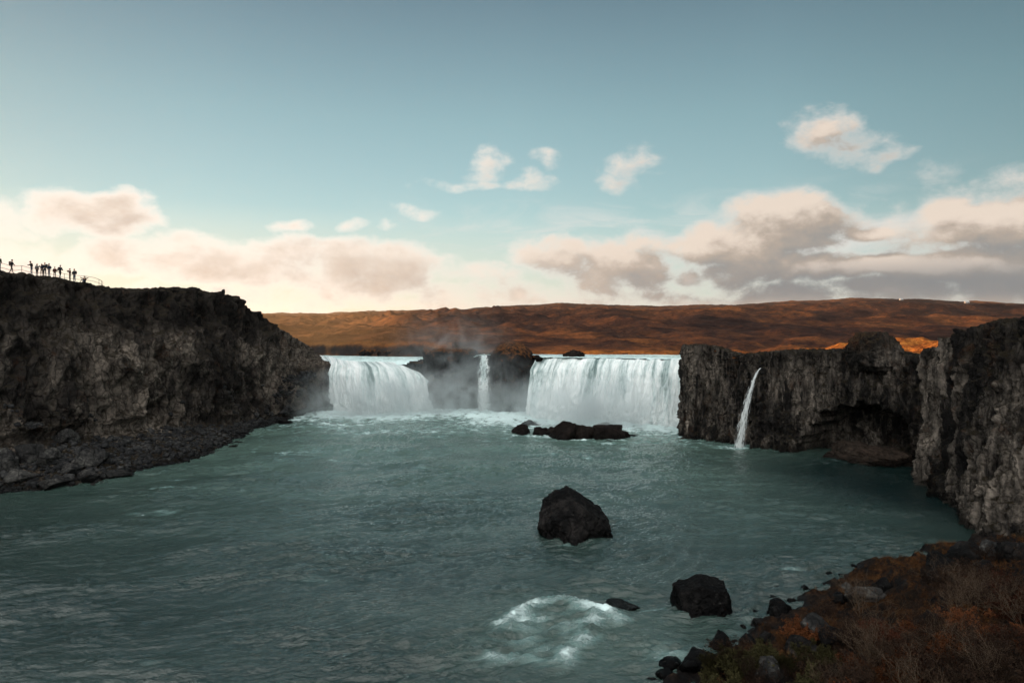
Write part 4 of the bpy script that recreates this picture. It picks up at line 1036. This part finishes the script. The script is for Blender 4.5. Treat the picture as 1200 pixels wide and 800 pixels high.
def skin_body(joints, edges, rad, sub=1):
    me = bpy.data.meshes.new("b"); me.from_pydata(joints, edges, []); o = bpy.data.objects.new("tmpb", me); COL.objects.link(o)
    m = o.modifiers.new("s", 'SKIN'); m.use_smooth_shade = True
    for i, r in enumerate(rad):
        me.skin_vertices[0].data[i].radius = (r, r) if not hasattr(r, '__len__') else r
    me.skin_vertices[0].data[0].use_root = True
    o.modifiers.new("ss", 'SUBSURF').levels = sub
    dg = bpy.context.evaluated_depsgraph_get(); dg.update()
    ev = bpy.data.meshes.new_from_object(o.evaluated_get(dg)); bpy.data.objects.remove(o); bpy.data.meshes.remove(me)
    return ev
def blob(c, r, sub=2, seed=0, rough=0.0):
    D, F = ico(sub); return D * np.array(r) + np.array(c), F
def pose(kind):
    """joint positions (x right, y facing away, z up) for a 1.72 m figure facing -y"""
    J = dict(pel=(0, 0, 0.95), ch=(0, 0, 1.22), neck=(0, -0.01, 1.45), head=(0, -0.03, 1.62),
             lsh=(-0.19, 0, 1.40), rsh=(0.19, 0, 1.40), lel=(-0.25, 0.03, 1.12), rel=(0.25, 0.03, 1.12), lha=(-0.24, -0.08, 0.86), rha=(0.24, -0.08, 0.86),
             lhi=(-0.10, 0, 0.90), rhi=(0.10, 0, 0.90), lkn=(-0.11, -0.02, 0.50), rkn=(0.11, -0.02, 0.50), lan=(-0.12, 0.02, 0.08), ran=(0.12, 0.02, 0.08),
             lto=(-0.13, -0.15, 0.03), rto=(0.13, -0.15, 0.03))
    if kind == 'walk':
        J.update(lkn=(-0.10, -0.18, 0.52), lan=(-0.11, -0.22, 0.09), lto=(-0.11, -0.38, 0.04), rkn=(0.10, 0.10, 0.50), ran=(0.11, 0.36, 0.13), rto=(0.11, 0.24, 0.04),
                 lel=(-0.25, 0.14, 1.14), lha=(-0.24, 0.05, 0.90), rel=(0.25, -0.10, 1.14), rha=(0.22, -0.30, 1.0), head=(0, -0.08, 1.60), neck=(0, -0.04, 1.44))
    if kind == 'photo':
        J.update(lel=(-0.30, -0.18, 1.28), rel=(0.30, -0.18, 1.28), lha=(-0.10, -0.32, 1.50), rha=(0.10, -0.32, 1.50))
    if kind == 'photo_wide':
        J.update(lel=(-0.44, -0.05, 1.36), rel=(0.44, -0.05, 1.36), lha=(-0.22, -0.18, 1.56), rha=(0.22, -0.18, 1.56))
    if kind == 'hip':
        J.update(lel=(-0.42, 0.02, 1.18), lha=(-0.20, -0.06, 1.0), rel=(0.40, 0.02, 1.18), rha=(0.20, -0.06, 1.0))
    if kind == 'lean':
        J.update(ch=(0.03, -0.03, 1.20), neck=(0.06, -0.07, 1.42), head=(0.08, -0.12, 1.58), rel=(0.30, -0.20, 1.16), rha=(0.22, -0.42, 1.20), lkn=(-0.13, -0.1, 0.5), lan=(-0.16, -0.08, 0.08), lto=(-0.17, -0.25, 0.03))
    if kind == 'sit':
        J.update(pel=(0, 0, 0.14), ch=(0, -0.02, 0.40), neck=(0, -0.04, 0.62), head=(0, -0.07, 0.79), lsh=(-0.19, -0.02, 0.57), rsh=(0.19, -0.02, 0.57),
                 lel=(-0.40, -0.10, 0.56), rel=(0.42, -0.10, 0.55), lha=(-0.56, -0.14, 0.78), rha=(0.64, -0.14, 0.70),
                 lhi=(-0.10, -0.03, 0.13), rhi=(0.10, -0.03, 0.13), lkn=(-0.18, -0.42, 0.38), rkn=(0.18, -0.42, 0.38), lan=(-0.16, -0.66, 0.08), ran=(0.16, -0.66, 0.08), lto=(-0.17, -0.80, 0.04), rto=(0.17, -0.80, 0.04))
    return J
RAD = dict(pel=(0.15, 0.11), ch=(0.16, 0.11), neck=0.06, head=0.05, lsh=0.075, rsh=0.075, lel=0.05, rel=0.05, lha=0.042, rha=0.042, lhi=0.095, rhi=0.095, lkn=0.065, rkn=0.065, lan=0.048, ran=0.048, lto=0.04, rto=0.04)
EDG = [('pel', 'ch'), ('ch', 'neck'), ('neck', 'head'), ('ch', 'lsh'), ('ch', 'rsh'), ('lsh', 'lel'), ('lel', 'lha'), ('rsh', 'rel'), ('rel', 'rha'),
       ('pel', 'lhi'), ('pel', 'rhi'), ('lhi', 'lkn'), ('lkn', 'lan'), ('lan', 'lto'), ('rhi', 'rkn'), ('rkn', 'ran'), ('ran', 'rto')]
def mk(c, r=0.8): return simple_mat("cloth", c, r)
M_skin = simple_mat("skin", (0.28, 0.16, 0.115), 0.6, 0.1); M_black = mk((0.02, 0.02, 0.022)); M_hair = mk((0.035, 0.022, 0.014)); M_navy = mk((0.012, 0.016, 0.03)); M_red = mk((0.055, 0.016, 0.014))
M_tan = mk((0.07, 0.045, 0.032)); M_grey = mk((0.10, 0.10, 0.105)); M_jean = mk((0.03, 0.04, 0.06)); M_green = mk((0.03, 0.05, 0.035)); M_pale = mk((0.12, 0.11, 0.105))
def raw(me):
    v = np.empty(len(me.vertices) * 3, np.float32); me.vertices.foreach_get("co", v); return v.reshape(-1, 3)
def join_np(parts):
    Vs, Fs, off = [], [], 0
    for V, F in parts: Vs.append(V); Fs.append(F + off); off += len(V)
    return np.vstack(Vs), np.vstack(Fs)
def person(x, y, z, face, kind, h, jacket, trousers, lab, hat=None, pack=None, hairlong=False):
    root = bpy.data.objects.new("person", None); COL.objects.link(root); root.location = (x, y, z); root.rotation_euler = (0, 0, face); k = h / 1.72
    root.scale = (k, k, k); root["label"] = lab; root["category"] = "person"; root["group"] = "people on the cliff top walkway"
    J = pose(kind); names = list(RAD); ids = {q: i for i, q in enumerate(names)}
    body = skin_body([J[q] for q in names], [(ids[a], ids[b]) for a, b in EDG], [RAD[q] for q in names], 1)
    hd = Vector(J['head'])
    # head: egg with nose, set into the same mesh as the body
    import bmesh
    bm = bmesh.new(); bm.from_mesh(body)
    D, F = ico(3); hv = D * np.array([0.078, 0.095, 0.118]); 
    jaw = hv[:, 2] < 0; hv[jaw, 0] *= 1 - 0.25 * np.abs(hv[jaw, 2] / 0.118); 
    nose = np.exp(-((D[:, 0]) ** 2 + (D[:, 2] + 0.15) ** 2) / 0.02) * (D[:, 1] < 0); hv[:, 1] -= 0.022 * nose
    hv = hv + np.array(hd[:]) + np.array([0, -0.01, 0.03])
    vs = [bm.verts.new(v) for v in hv]
    for f in F: bm.faces.new([vs[i] for i in f])
    bm.to_mesh(body); bm.free(); body.materials.clear()
    for p in body.polygons: p.use_smooth = True
    body.name = "body"; body.materials.append(M_skin); body.materials.append(trousers)
    cz = (J['pel'][2] + 0.02)
    for p in body.polygons:
        if p.center.z < cz and not (abs(p.center.x) > 0.2 and kind != 'sit'): p.material_index = 1
    if kind == 'sit':
        for p in body.polygons: p.material_index = 1 if (p.center.y < -0.16 or p.center.z < 0.2) and abs(p.center.x) < 0.3 and p.center.z < 0.5 else 0
    link("body", body, None, root)
    # jacket: torso and sleeves, slightly fuller than the body
    up = ['pel', 'ch', 'neck', 'lsh', 'rsh', 'lel', 'rel', 'lha', 'rha']; uid = {q: i for i, q in enumerate(up)}
    JJ = dict(J); 
    for s_ in 'lr':
        a = Vector(J[s_ + 'el']); b = Vector(J[s_ + 'ha']); JJ[s_ + 'ha'] = tuple(a.lerp(b, 0.8))
    JJ['neck'] = tuple(Vector(J['ch']).lerp(Vector(J['neck']), 0.86)); JJ['pel'] = tuple(Vector(J['pel']) - Vector((0, 0, 0.06)))
    R2 = dict(pel=(0.185, 0.145), ch=(0.20, 0.145), neck=0.09, lsh=0.10, rsh=0.10, lel=0.07, rel=0.07, lha=0.06, rha=0.06)
    jk = skin_body([JJ[q] for q in up], [(uid[a], uid[b]) for a, b in EDG if a in uid and b in uid], [R2[q] for q in up], 1)
    jk.materials.clear(); jk.name = "jacket"
    for p in jk.polygons: p.use_smooth = True
    link("jacket", jk, jacket, root)
    hc = np.array(hd[:]) + np.array([0, 0.012, 0.055])
    if hat is not None:
        V1, F1 = blob(hc + np.array([0, 0, 0.01]), (0.098, 0.112, 0.10)); V1[:, 2] = np.maximum(V1[:, 2], hc[2] - 0.02)
        parts = [(V1, F1)]
        if hat[1]: parts.append(blob(hc + np.array([0, 0, 0.125]), (0.035, 0.035, 0.035), 1))
        link("hat", mesh_from("hat", *join_np(parts)), hat[0], root)
    V1, F1 = blob(hc + np.array([0, 0.012, -0.01 - (0.06 if hairlong else 0)]), (0.088, 0.098, 0.10 + (0.08 if hairlong else 0)))
    fr = V1[:, 1] < hc[1] - 0.045; V1[fr, 1] = hc[1] - 0.045
    link("hair", mesh_from("hair", V1, F1), M_hair, root)
    if pack is not None:
        c = np.array(J['ch']) + np.array([0, 0.19, 0.06]); D, F = ico(3)
        V1 = np.sign(D) * np.abs(D) ** 0.6 * np.array([0.15, 0.10, 0.24]) + c
        link("backpack", mesh_from("backpack", V1, F), pack, root)
    return root
R = math.radians
PEOPLE = [ # px, facing deg (0 = towards the camera side -y), pose, height, jacket, trousers, label, hat, pack, long hair
    (-1.0, 70, 'stand', 1.78, M_green, M_jean, "person in a dark green jacket cut off by the left edge of the photo", None, None, False),
    (13.5, 95, 'walk', 1.76, M_black, M_black, "person in black striding along the railing, far left of the crowd", (M_black, False), M_black, False),
    (37.0, -70, 'lean', 1.80, M_black, M_jean, "person in black leading the group, reaching one arm towards the next", None, None, False),
    (43.3, 80, 'stand', 1.62, M_pale, M_black, "slim person in a pale jacket beside the one in black", None, None, True),
    (49.0, 10, 'photo', 1.64, M_navy, M_tan, "person in navy with tan trousers raising a camera, half behind the tallest one", None, None, True),
    (52.6, 5, 'photo_wide', 1.82, M_black, M_black, "tall person in black with both elbows out, middle of the group", None, M_black, False),
    (57.6, -20, 'hip', 1.70, M_navy, M_grey, "person in navy with hands on hips and a bobble hat", (M_red, True), None, False),
    (64.2, 15, 'stand', 1.45, M_red, M_black, "shortest standing person in a dark red jacket", (M_black, False), None, False),
    (70.4, 60, 'walk', 1.80, M_black, M_black, "broad person in black with a big backpack stepping left", (M_grey, True), M_navy, False),
    (82.0, -35, 'photo', 1.74, M_red, M_tan, "person in a rust red jacket taking a photo, left of the last pair", None, None, False),
    (87.2, -15, 'hip', 1.80, M_black, M_jean, "person in black standing close beside the one in rust red", (M_tan, False), M_black, False),
    (99.2, 0, 'sit', 1.70, M_tan, M_jean, "person sitting on the cliff edge with both arms spread", None, None, False),
]
for (px, fa, kind, h, jk, tr, lab, hat, pk, hl) in PEOPLE:
    x, y, z = crest(max(px, 0) if px >= 0 else 0); 
    if px < 0: x = (px - 600) / 800 * y
    person(x, y, z - 0.02, R(fa), kind, h, jk, tr, lab, hat, pk, hl)

def tube(pts, r, seg=6):
    pts = [Vector(p) for p in pts]; V, F = [], []
    for i, p in enumerate(pts):
        d = (pts[min(i + 1, len(pts) - 1)] - pts[max(i - 1, 0)]).normalized(); a = d.orthogonal().normalized(); b = d.cross(a)
        if abs(d.z) < 0.9: a = Vector((0, 0, 1)).cross(d).normalized(); b = d.cross(a)
        rr = r[i] if hasattr(r, '__len__') else r
        for k in range(seg):
            t = 2 * math.pi * k / seg; V.append(tuple(p + a * math.cos(t) * rr + b * math.sin(t) * rr))
    for i in range(len(pts) - 1):
        for k in range(seg):
            F.append((i * seg + k, i * seg + (k + 1) % seg, (i + 1) * seg + (k + 1) % seg, (i + 1) * seg + k))
    return np.array(V, float), np.array(F)
M_rail = simple_mat("galvanised_steel", (0.10, 0.10, 0.10), 0.5, 0.2, metallic=0.4)
rp = []
for px in np.arange(-12, 112, 12.5):
    x, y, z = crest(max(px, 0)); y2 = y + 1.1; rp.append(((px - 600) / 800 * y2, y2))
x, y, z = crest(112, 77, 118); rp.append(((116 - 600) / 800 * (y + 1.3), y + 1.3)); rp.append(((119 - 600) / 800 * (y + 1.9), y + 1.9)); rp.append(((120.5 - 600) / 800 * (y + 3.0), y + 3.0))
rail = bpy.data.objects.new("railing", None); COL.objects.link(rail); rail["label"] = "thin metal railing curving along the top of the left cliff behind the people"; rail["category"] = "railing"
rz = [ground(*p) for p in rp]
rz = list(np.convolve([rz[0]] + rz + [rz[-1]], [0.25, 0.5, 0.25], 'valid')) 
for h, nm in ((1.18, "top_rail"), (0.62, "middle_rail")):
    C3 = catmull(np.array([(p[0], p[1], z + h) for p, z in zip(rp, rz)]), 60)
    link(nm, mesh_from(nm, *tube(C3, 0.028)), M_rail, rail)
for p, z in zip(rp, rz):
    link("post", mesh_from("post", *tube([(p[0], p[1], z - 0.5), (p[0], p[1], z + 1.18)], 0.03)), M_rail, rail)
# small standing stone on the ridge
x, y, z = crest(262, 112, 136)
add_boulder(x, y, z + 0.2, (0.28, 0.25, 0.6), 77, M_dark, "small upright stone on the skyline of the left cliff", sub=3, name="standing_stone", cat="stone")

# ------------------------------------------------------------------ buildings far off
def box(c, s_):
    c = np.array(c, float); s_ = np.array(s_, float) / 2
    V = np.array([[x, y, z] for x in (-1, 1) for y in (-1, 1) for z in (-1, 1)]) * s_ + c
    F = np.array([[0, 1, 3, 2], [4, 6, 7, 5], [0, 4, 5, 1], [2, 3, 7, 6], [0, 2, 6, 4], [1, 5, 7, 3]]); return V, F
M_wall = simple_mat("white_wall", (0.26, 0.25, 0.24), 0.8, 0.05, 1); M_roof = simple_mat("roof_sheet", (0.35, 0.34, 0.33), 0.6, 0.1, 2); M_glass = simple_mat("window_glass", (0.03, 0.035, 0.04), 0.1, 0.1); M_brown = simple_mat("brown_board", (0.10, 0.06, 0.04), 0.8, 0.3, 3)
def moor_at(x, y): return float(moor_height(np.array([[x]], float), np.array([[y]], float))[0, 0])
for px, dist, w, lab in ((1056, 1330, 5.5, "tiny white farmhouse on the moor, nearer the middle of the right skyline"), (1133, 1330, 7.5, "tiny white farmhouse furthest right on the moor below the skyline")):
    x = (px - 600) / 800 * dist; z = moor_at(x, dist)
    root = bpy.data.objects.new("farmhouse", None); COL.objects.link(root); root.location = (x, dist, z - 0.5); root["label"] = lab; root["category"] = "farmhouse"
    link("wall", mesh_from("wall", *box((0, 0, 1.5), (w, 5, 3.0)), smooth=False), M_wall, root)
    hw, hd_ = w / 2 + .3, 2.8
    V = np.array([(-hw, -hd_, 3), (hw, -hd_, 3), (hw, hd_, 3), (-hw, hd_, 3), (-hw, 0, 4.8), (hw, 0, 4.8)]); 
    me = bpy.data.meshes.new("roof"); me.from_pydata([tuple(v) for v in V], [], [(0, 1, 5, 4), (2, 3, 4, 5), (0, 4, 3), (1, 2, 5), (3, 2, 1, 0)]); link("roof", me, M_roof, root)
    for q in (-0.25, 0.25):
        link("window", mesh_from("window", *box((q * w, -2.52, 1.6), (1.0, 0.1, 1.1)), smooth=False), M_glass, root)
x = 598 / 800 * 75; z = moor_at(x, 75)
root = bpy.data.objects.new("viewing_hut", None); COL.objects.link(root); root.location = (x, 75, z - 0.1); root["label"] = "small brown hut with a pale flat roof at the right edge on the cliff top"; root["category"] = "hut"
link("wall", mesh_from("wall", *box((0, 0, 0.55), (1.2, 1.2, 1.1)), smooth=False), M_brown, root)
link("roof", mesh_from("roof", *box((0, 0, 1.17), (1.5, 1.5, 0.12)), smooth=False), M_wall, root)

# ------------------------------------------------------------------ shrubs and grass on the near bank
def make_shrub(seed, h, spread, nstem, leafy, nleaf):
    r = random.Random(seed); segs = []; leaves = []
    def grow(p, d, L, rad, lev):
        n = 4; pts = [p]; 
        for i in range(n):
            d = (d + Vector((r.gauss(0, .16), r.gauss(0, .16), r.gauss(0.03, .10)))).normalized(); p = p + d * (L / n); pts.append(p)
            if lev < 3 and i >= 1 and r.random() < (0.85 if lev < 2 else 0.6):
                for _ in range(r.choice((1, 2))):
                    d2 = (d + Vector((r.gauss(0, .7), r.gauss(0, .7), r.gauss(0.1, .4)))).normalized(); grow(p, d2, L * r.uniform(.38, .62), rad * .6, lev + 1)
            if lev >= 1 and r.random() < leafy: leaves.append(p)
        segs.append((pts, [rad * (1 - 0.75 * k / n) for k in range(n + 1)]))
    for k in range(nstem):
        a = r.random() * 6.28; s_ = r.random() ** .5 * spread
        d = Vector((math.cos(a) * s_ , math.sin(a) * s_, 1)).normalized()
        grow(Vector((math.cos(a) * .12, math.sin(a) * .12, -0.08)), d, h * r.uniform(.6, 1.05), 0.013, 0)
    B = join_np([tube(p, rr, 3) for p, rr in segs])
    LV, LF = [], []
    for p in leaves:
        for _ in range(nleaf):
            c = p + Vector((r.gauss(0, .03), r.gauss(0, .03), r.gauss(0, .03))); a = Vector((r.gauss(0, 1), r.gauss(0, 1), r.gauss(0, 1))).normalized(); b = a.orthogonal().normalized()
            s_ = r.uniform(.012, .026); i = len(LV)
            LV += [tuple(c - a * s_ * 1.6), tuple(c + b * s_), tuple(c + a * s_ * 1.6), tuple(c - b * s_)]; LF.append((i, i + 1, i + 2, i + 3))
    return B, (np.array(LV, float), np.array(LF)) if LV else None
M_twig = simple_mat("grey_twig", (0.080, 0.056, 0.038), 0.85, 0.4, 5); M_twig2 = simple_mat("dark_twig", (0.018, 0.012, 0.010), 0.85, 0.4, 5)
M_lo = simple_mat("orange_leaf", (0.075, 0.026, 0.010), 0.8, 0.5, 6); M_lr = simple_mat("rust_leaf", (0.045, 0.015, 0.008), 0.8, 0.5, 6); M_lg = simple_mat("olive_leaf", (0.030, 0.027, 0.011), 0.8, 0.5, 6); M_lb = simple_mat("brown_leaf", (0.024, 0.014, 0.009), 0.8, 0.5, 6)
KINDS = []
for i, (h, sp, ns, lf, nl, tw, lm, lab) in enumerate([
    (1.35, 0.75, 13, 0.10, 1, M_twig, M_lb, "bare grey twiggy willow shrub on the near bank"),
    (1.10, 0.9, 14, 0.25, 2, M_twig2, M_lb, "dark brown heath shrub with withered leaves on the near bank"),
    (0.85, 0.9, 15, 0.7, 3, M_twig2, M_lo, "low orange leaved shrub on the near bank"),
    (0.95, 0.8, 14, 0.6, 3, M_twig2, M_lr, "rust red leaved shrub on the near bank"),
    (0.75, 0.7, 13, 0.8, 3, M_twig2, M_lg, "low olive green shrub on the near bank")]):
    for v in range(3):
        B, Lf = make_shrub(300 + i * 10 + v, h, sp, ns, lf, nl)
        KINDS.append((i, mesh_from("branches", *B), mesh_from("leaves", *Lf, smooth=False) if Lf else None, tw, lm, lab))
for k in KINDS:
    k[1].materials.append(k[3]); 
    if k[2]: k[2].materials.append(k[4])
sxs, sys_, kk = [], [], []
r = np.random.default_rng(77)
while len(sxs) < 165:
    px = 740 + 500 * r.random(); py = 640 + 200 * r.random() ** 0.7
    yw = 14400 / (py - 385)
    x, y = (px - 600) / 800 * yw * 0.80, yw * 0.80
    sxs.append(x); sys_.append(y); kk.append((px, py))
zz, dd = bank_zs(sxs, sys_)
nsh = 0
for x, y, z, d in zip(sxs, sys_, zz, dd):
    px = 600 + 800 * x / y; py = 385 - 800 * (z - CAMZ) / y
    lim = 655 + max(0, 1060 - px) * 0.62
    if d < 3.2 or py < lim or y > 58 or x > 46 or y < 19 or px > 1260: continue
    q = r.random()
    if py > 745 and px > 1030: fam = 2 if q < .22 else (0 if q < .5 else 1 if q < .85 else 3)
    elif px > 1120 and py > 690: fam = 3 if q < .2 else (1 if q < .65 else 0)
    elif px < 960 and py > 770: fam = 4 if q < .5 else 1
    elif q > .72: continue
    else: fam = 0 if q < .22 else (1 if q < .52 else 4 if q < .6 else 2)
    v = fam * 3 + int(r.integers(3)); _, bme, lme, tw, lm, lab = KINDS[v]
    root = bpy.data.objects.new("shrub", None); COL.objects.link(root); root.location = (x, y, z - 0.05); root.rotation_euler = (0, 0, r.random() * 6.28)
    s_ = 0.7 + 0.6 * r.random(); root.scale = (s_, s_, s_); root["label"] = lab; root["category"] = "shrub"; root["group"] = {0: "bare twiggy shrubs", 1: "dark brown shrubs", 2: "orange shrubs", 3: "rust red shrubs", 4: "olive shrubs"}[fam] + " on the near bank"
    link("branches", bme, None, root)
    if lme: link("leaves", lme, None, root)
    nsh += 1
print("shrubs", nsh)
# dry grass and heath tufts
NT_ = 9000
gx = r.random(NT_ * 3) * 44 + 2; gy = r.random(NT_ * 3) * 38 + 20
gz, gd_ = bank_zs(gx, gy)
clump = fbm(np.stack([gx, gy, 0 * gx], 1) / 1.8, 3)
m = (gd_ > 1.6) & (gz > 0.5) & (clump > -0.12) & (gx / gy < 0.82); gx, gy, gz = gx[m][:NT_], gy[m][:NT_], gz[m][:NT_]
Vs, n = [], 7
base = np.stack([gx, gy, gz - 0.03], 1)
B = np.repeat(base, n, axis=0); k = len(B)
B[:, :2] += r.normal(size=(k, 2)) * 0.05
dirn = r.normal(size=(k, 2)) * 0.35; hh = 0.10 + 0.28 * r.random(k) ** 1.5; wv = r.normal(size=(k, 2)); wv /= np.linalg.norm(wv, axis=1)[:, None]; wd_ = 0.006 + 0.004 * r.random(k)
z3 = np.zeros(k)
a = B + np.c_[wv * wd_[:, None], z3]; b = B - np.c_[wv * wd_[:, None], z3]
mid = B + np.c_[dirn * hh[:, None] * 0.4, hh * 0.6]; c = mid - np.c_[wv * wd_[:, None] * .7, z3]; d_ = mid + np.c_[wv * wd_[:, None] * .7, z3]
e = B + np.c_[dirn * hh[:, None] * 1.1, hh]; e2 = e + np.c_[wv * 0.0015, z3]
V = np.stack([a, b, c, d_, e, e2], 1).reshape(-1, 3); i0 = np.arange(k)[:, None] * 6
F = np.vstack([i0 + np.array([[0, 1, 2, 3]]), i0 + np.array([[3, 2, 4, 5]])])
def grass_mat():
    t = NT("dry_grass"); P = t.pos(); n = t.noise(P, 0.7, 4, 0.6)
    c = t.ramp(n, [(0.36, (0.016, 0.012, 0.008)), (0.48, (0.045, 0.021, 0.009)), (0.60, (0.085, 0.036, 0.012)), (0.70, (0.10, 0.072, 0.036))])
    return t.out(t.bsdf(c, 0.8, None, 0.04))
link("dry_grass", mesh_from("dry_grass", V, F, smooth=False), grass_mat(), kind="stuff", label="short dry grass and heather covering the near bank")

# ------------------------------------------------------------------ thin evening haze over the moor
HAZE = 0.000028
hv, hf = box((0, 0, 148), (19000, 19000, 306))
t = NT("haze_volume"); v = t.n('ShaderNodeVolumePrincipled'); v.inputs['Color'].default_value = (1.0, 0.93, 0.85, 1); v.inputs['Density'].default_value = HAZE; v.inputs['Anisotropy'].default_value = 0.45
link("haze", mesh_from("haze", hv, hf, smooth=False), t.out(vol=v.outputs[0]), kind="stuff", label="thin warm haze lying over the moor and the gorge")

# ------------------------------------------------------------------ render settings
S.cycles.use_denoising = True
S.cycles.use_adaptive_sampling = True; S.cycles.adaptive_threshold = 0.02
S.cycles.max_bounces = 5; S.cycles.diffuse_bounces = 2; S.cycles.glossy_bounces = 2; S.cycles.transmission_bounces = 2; S.cycles.volume_bounces = 1; S.cycles.transparent_max_bounces = 8
S.cycles.volume_step_rate = 2.0; S.cycles.volume_max_steps = 64
S.cycles.caustics_reflective = False; S.cycles.caustics_refractive = False
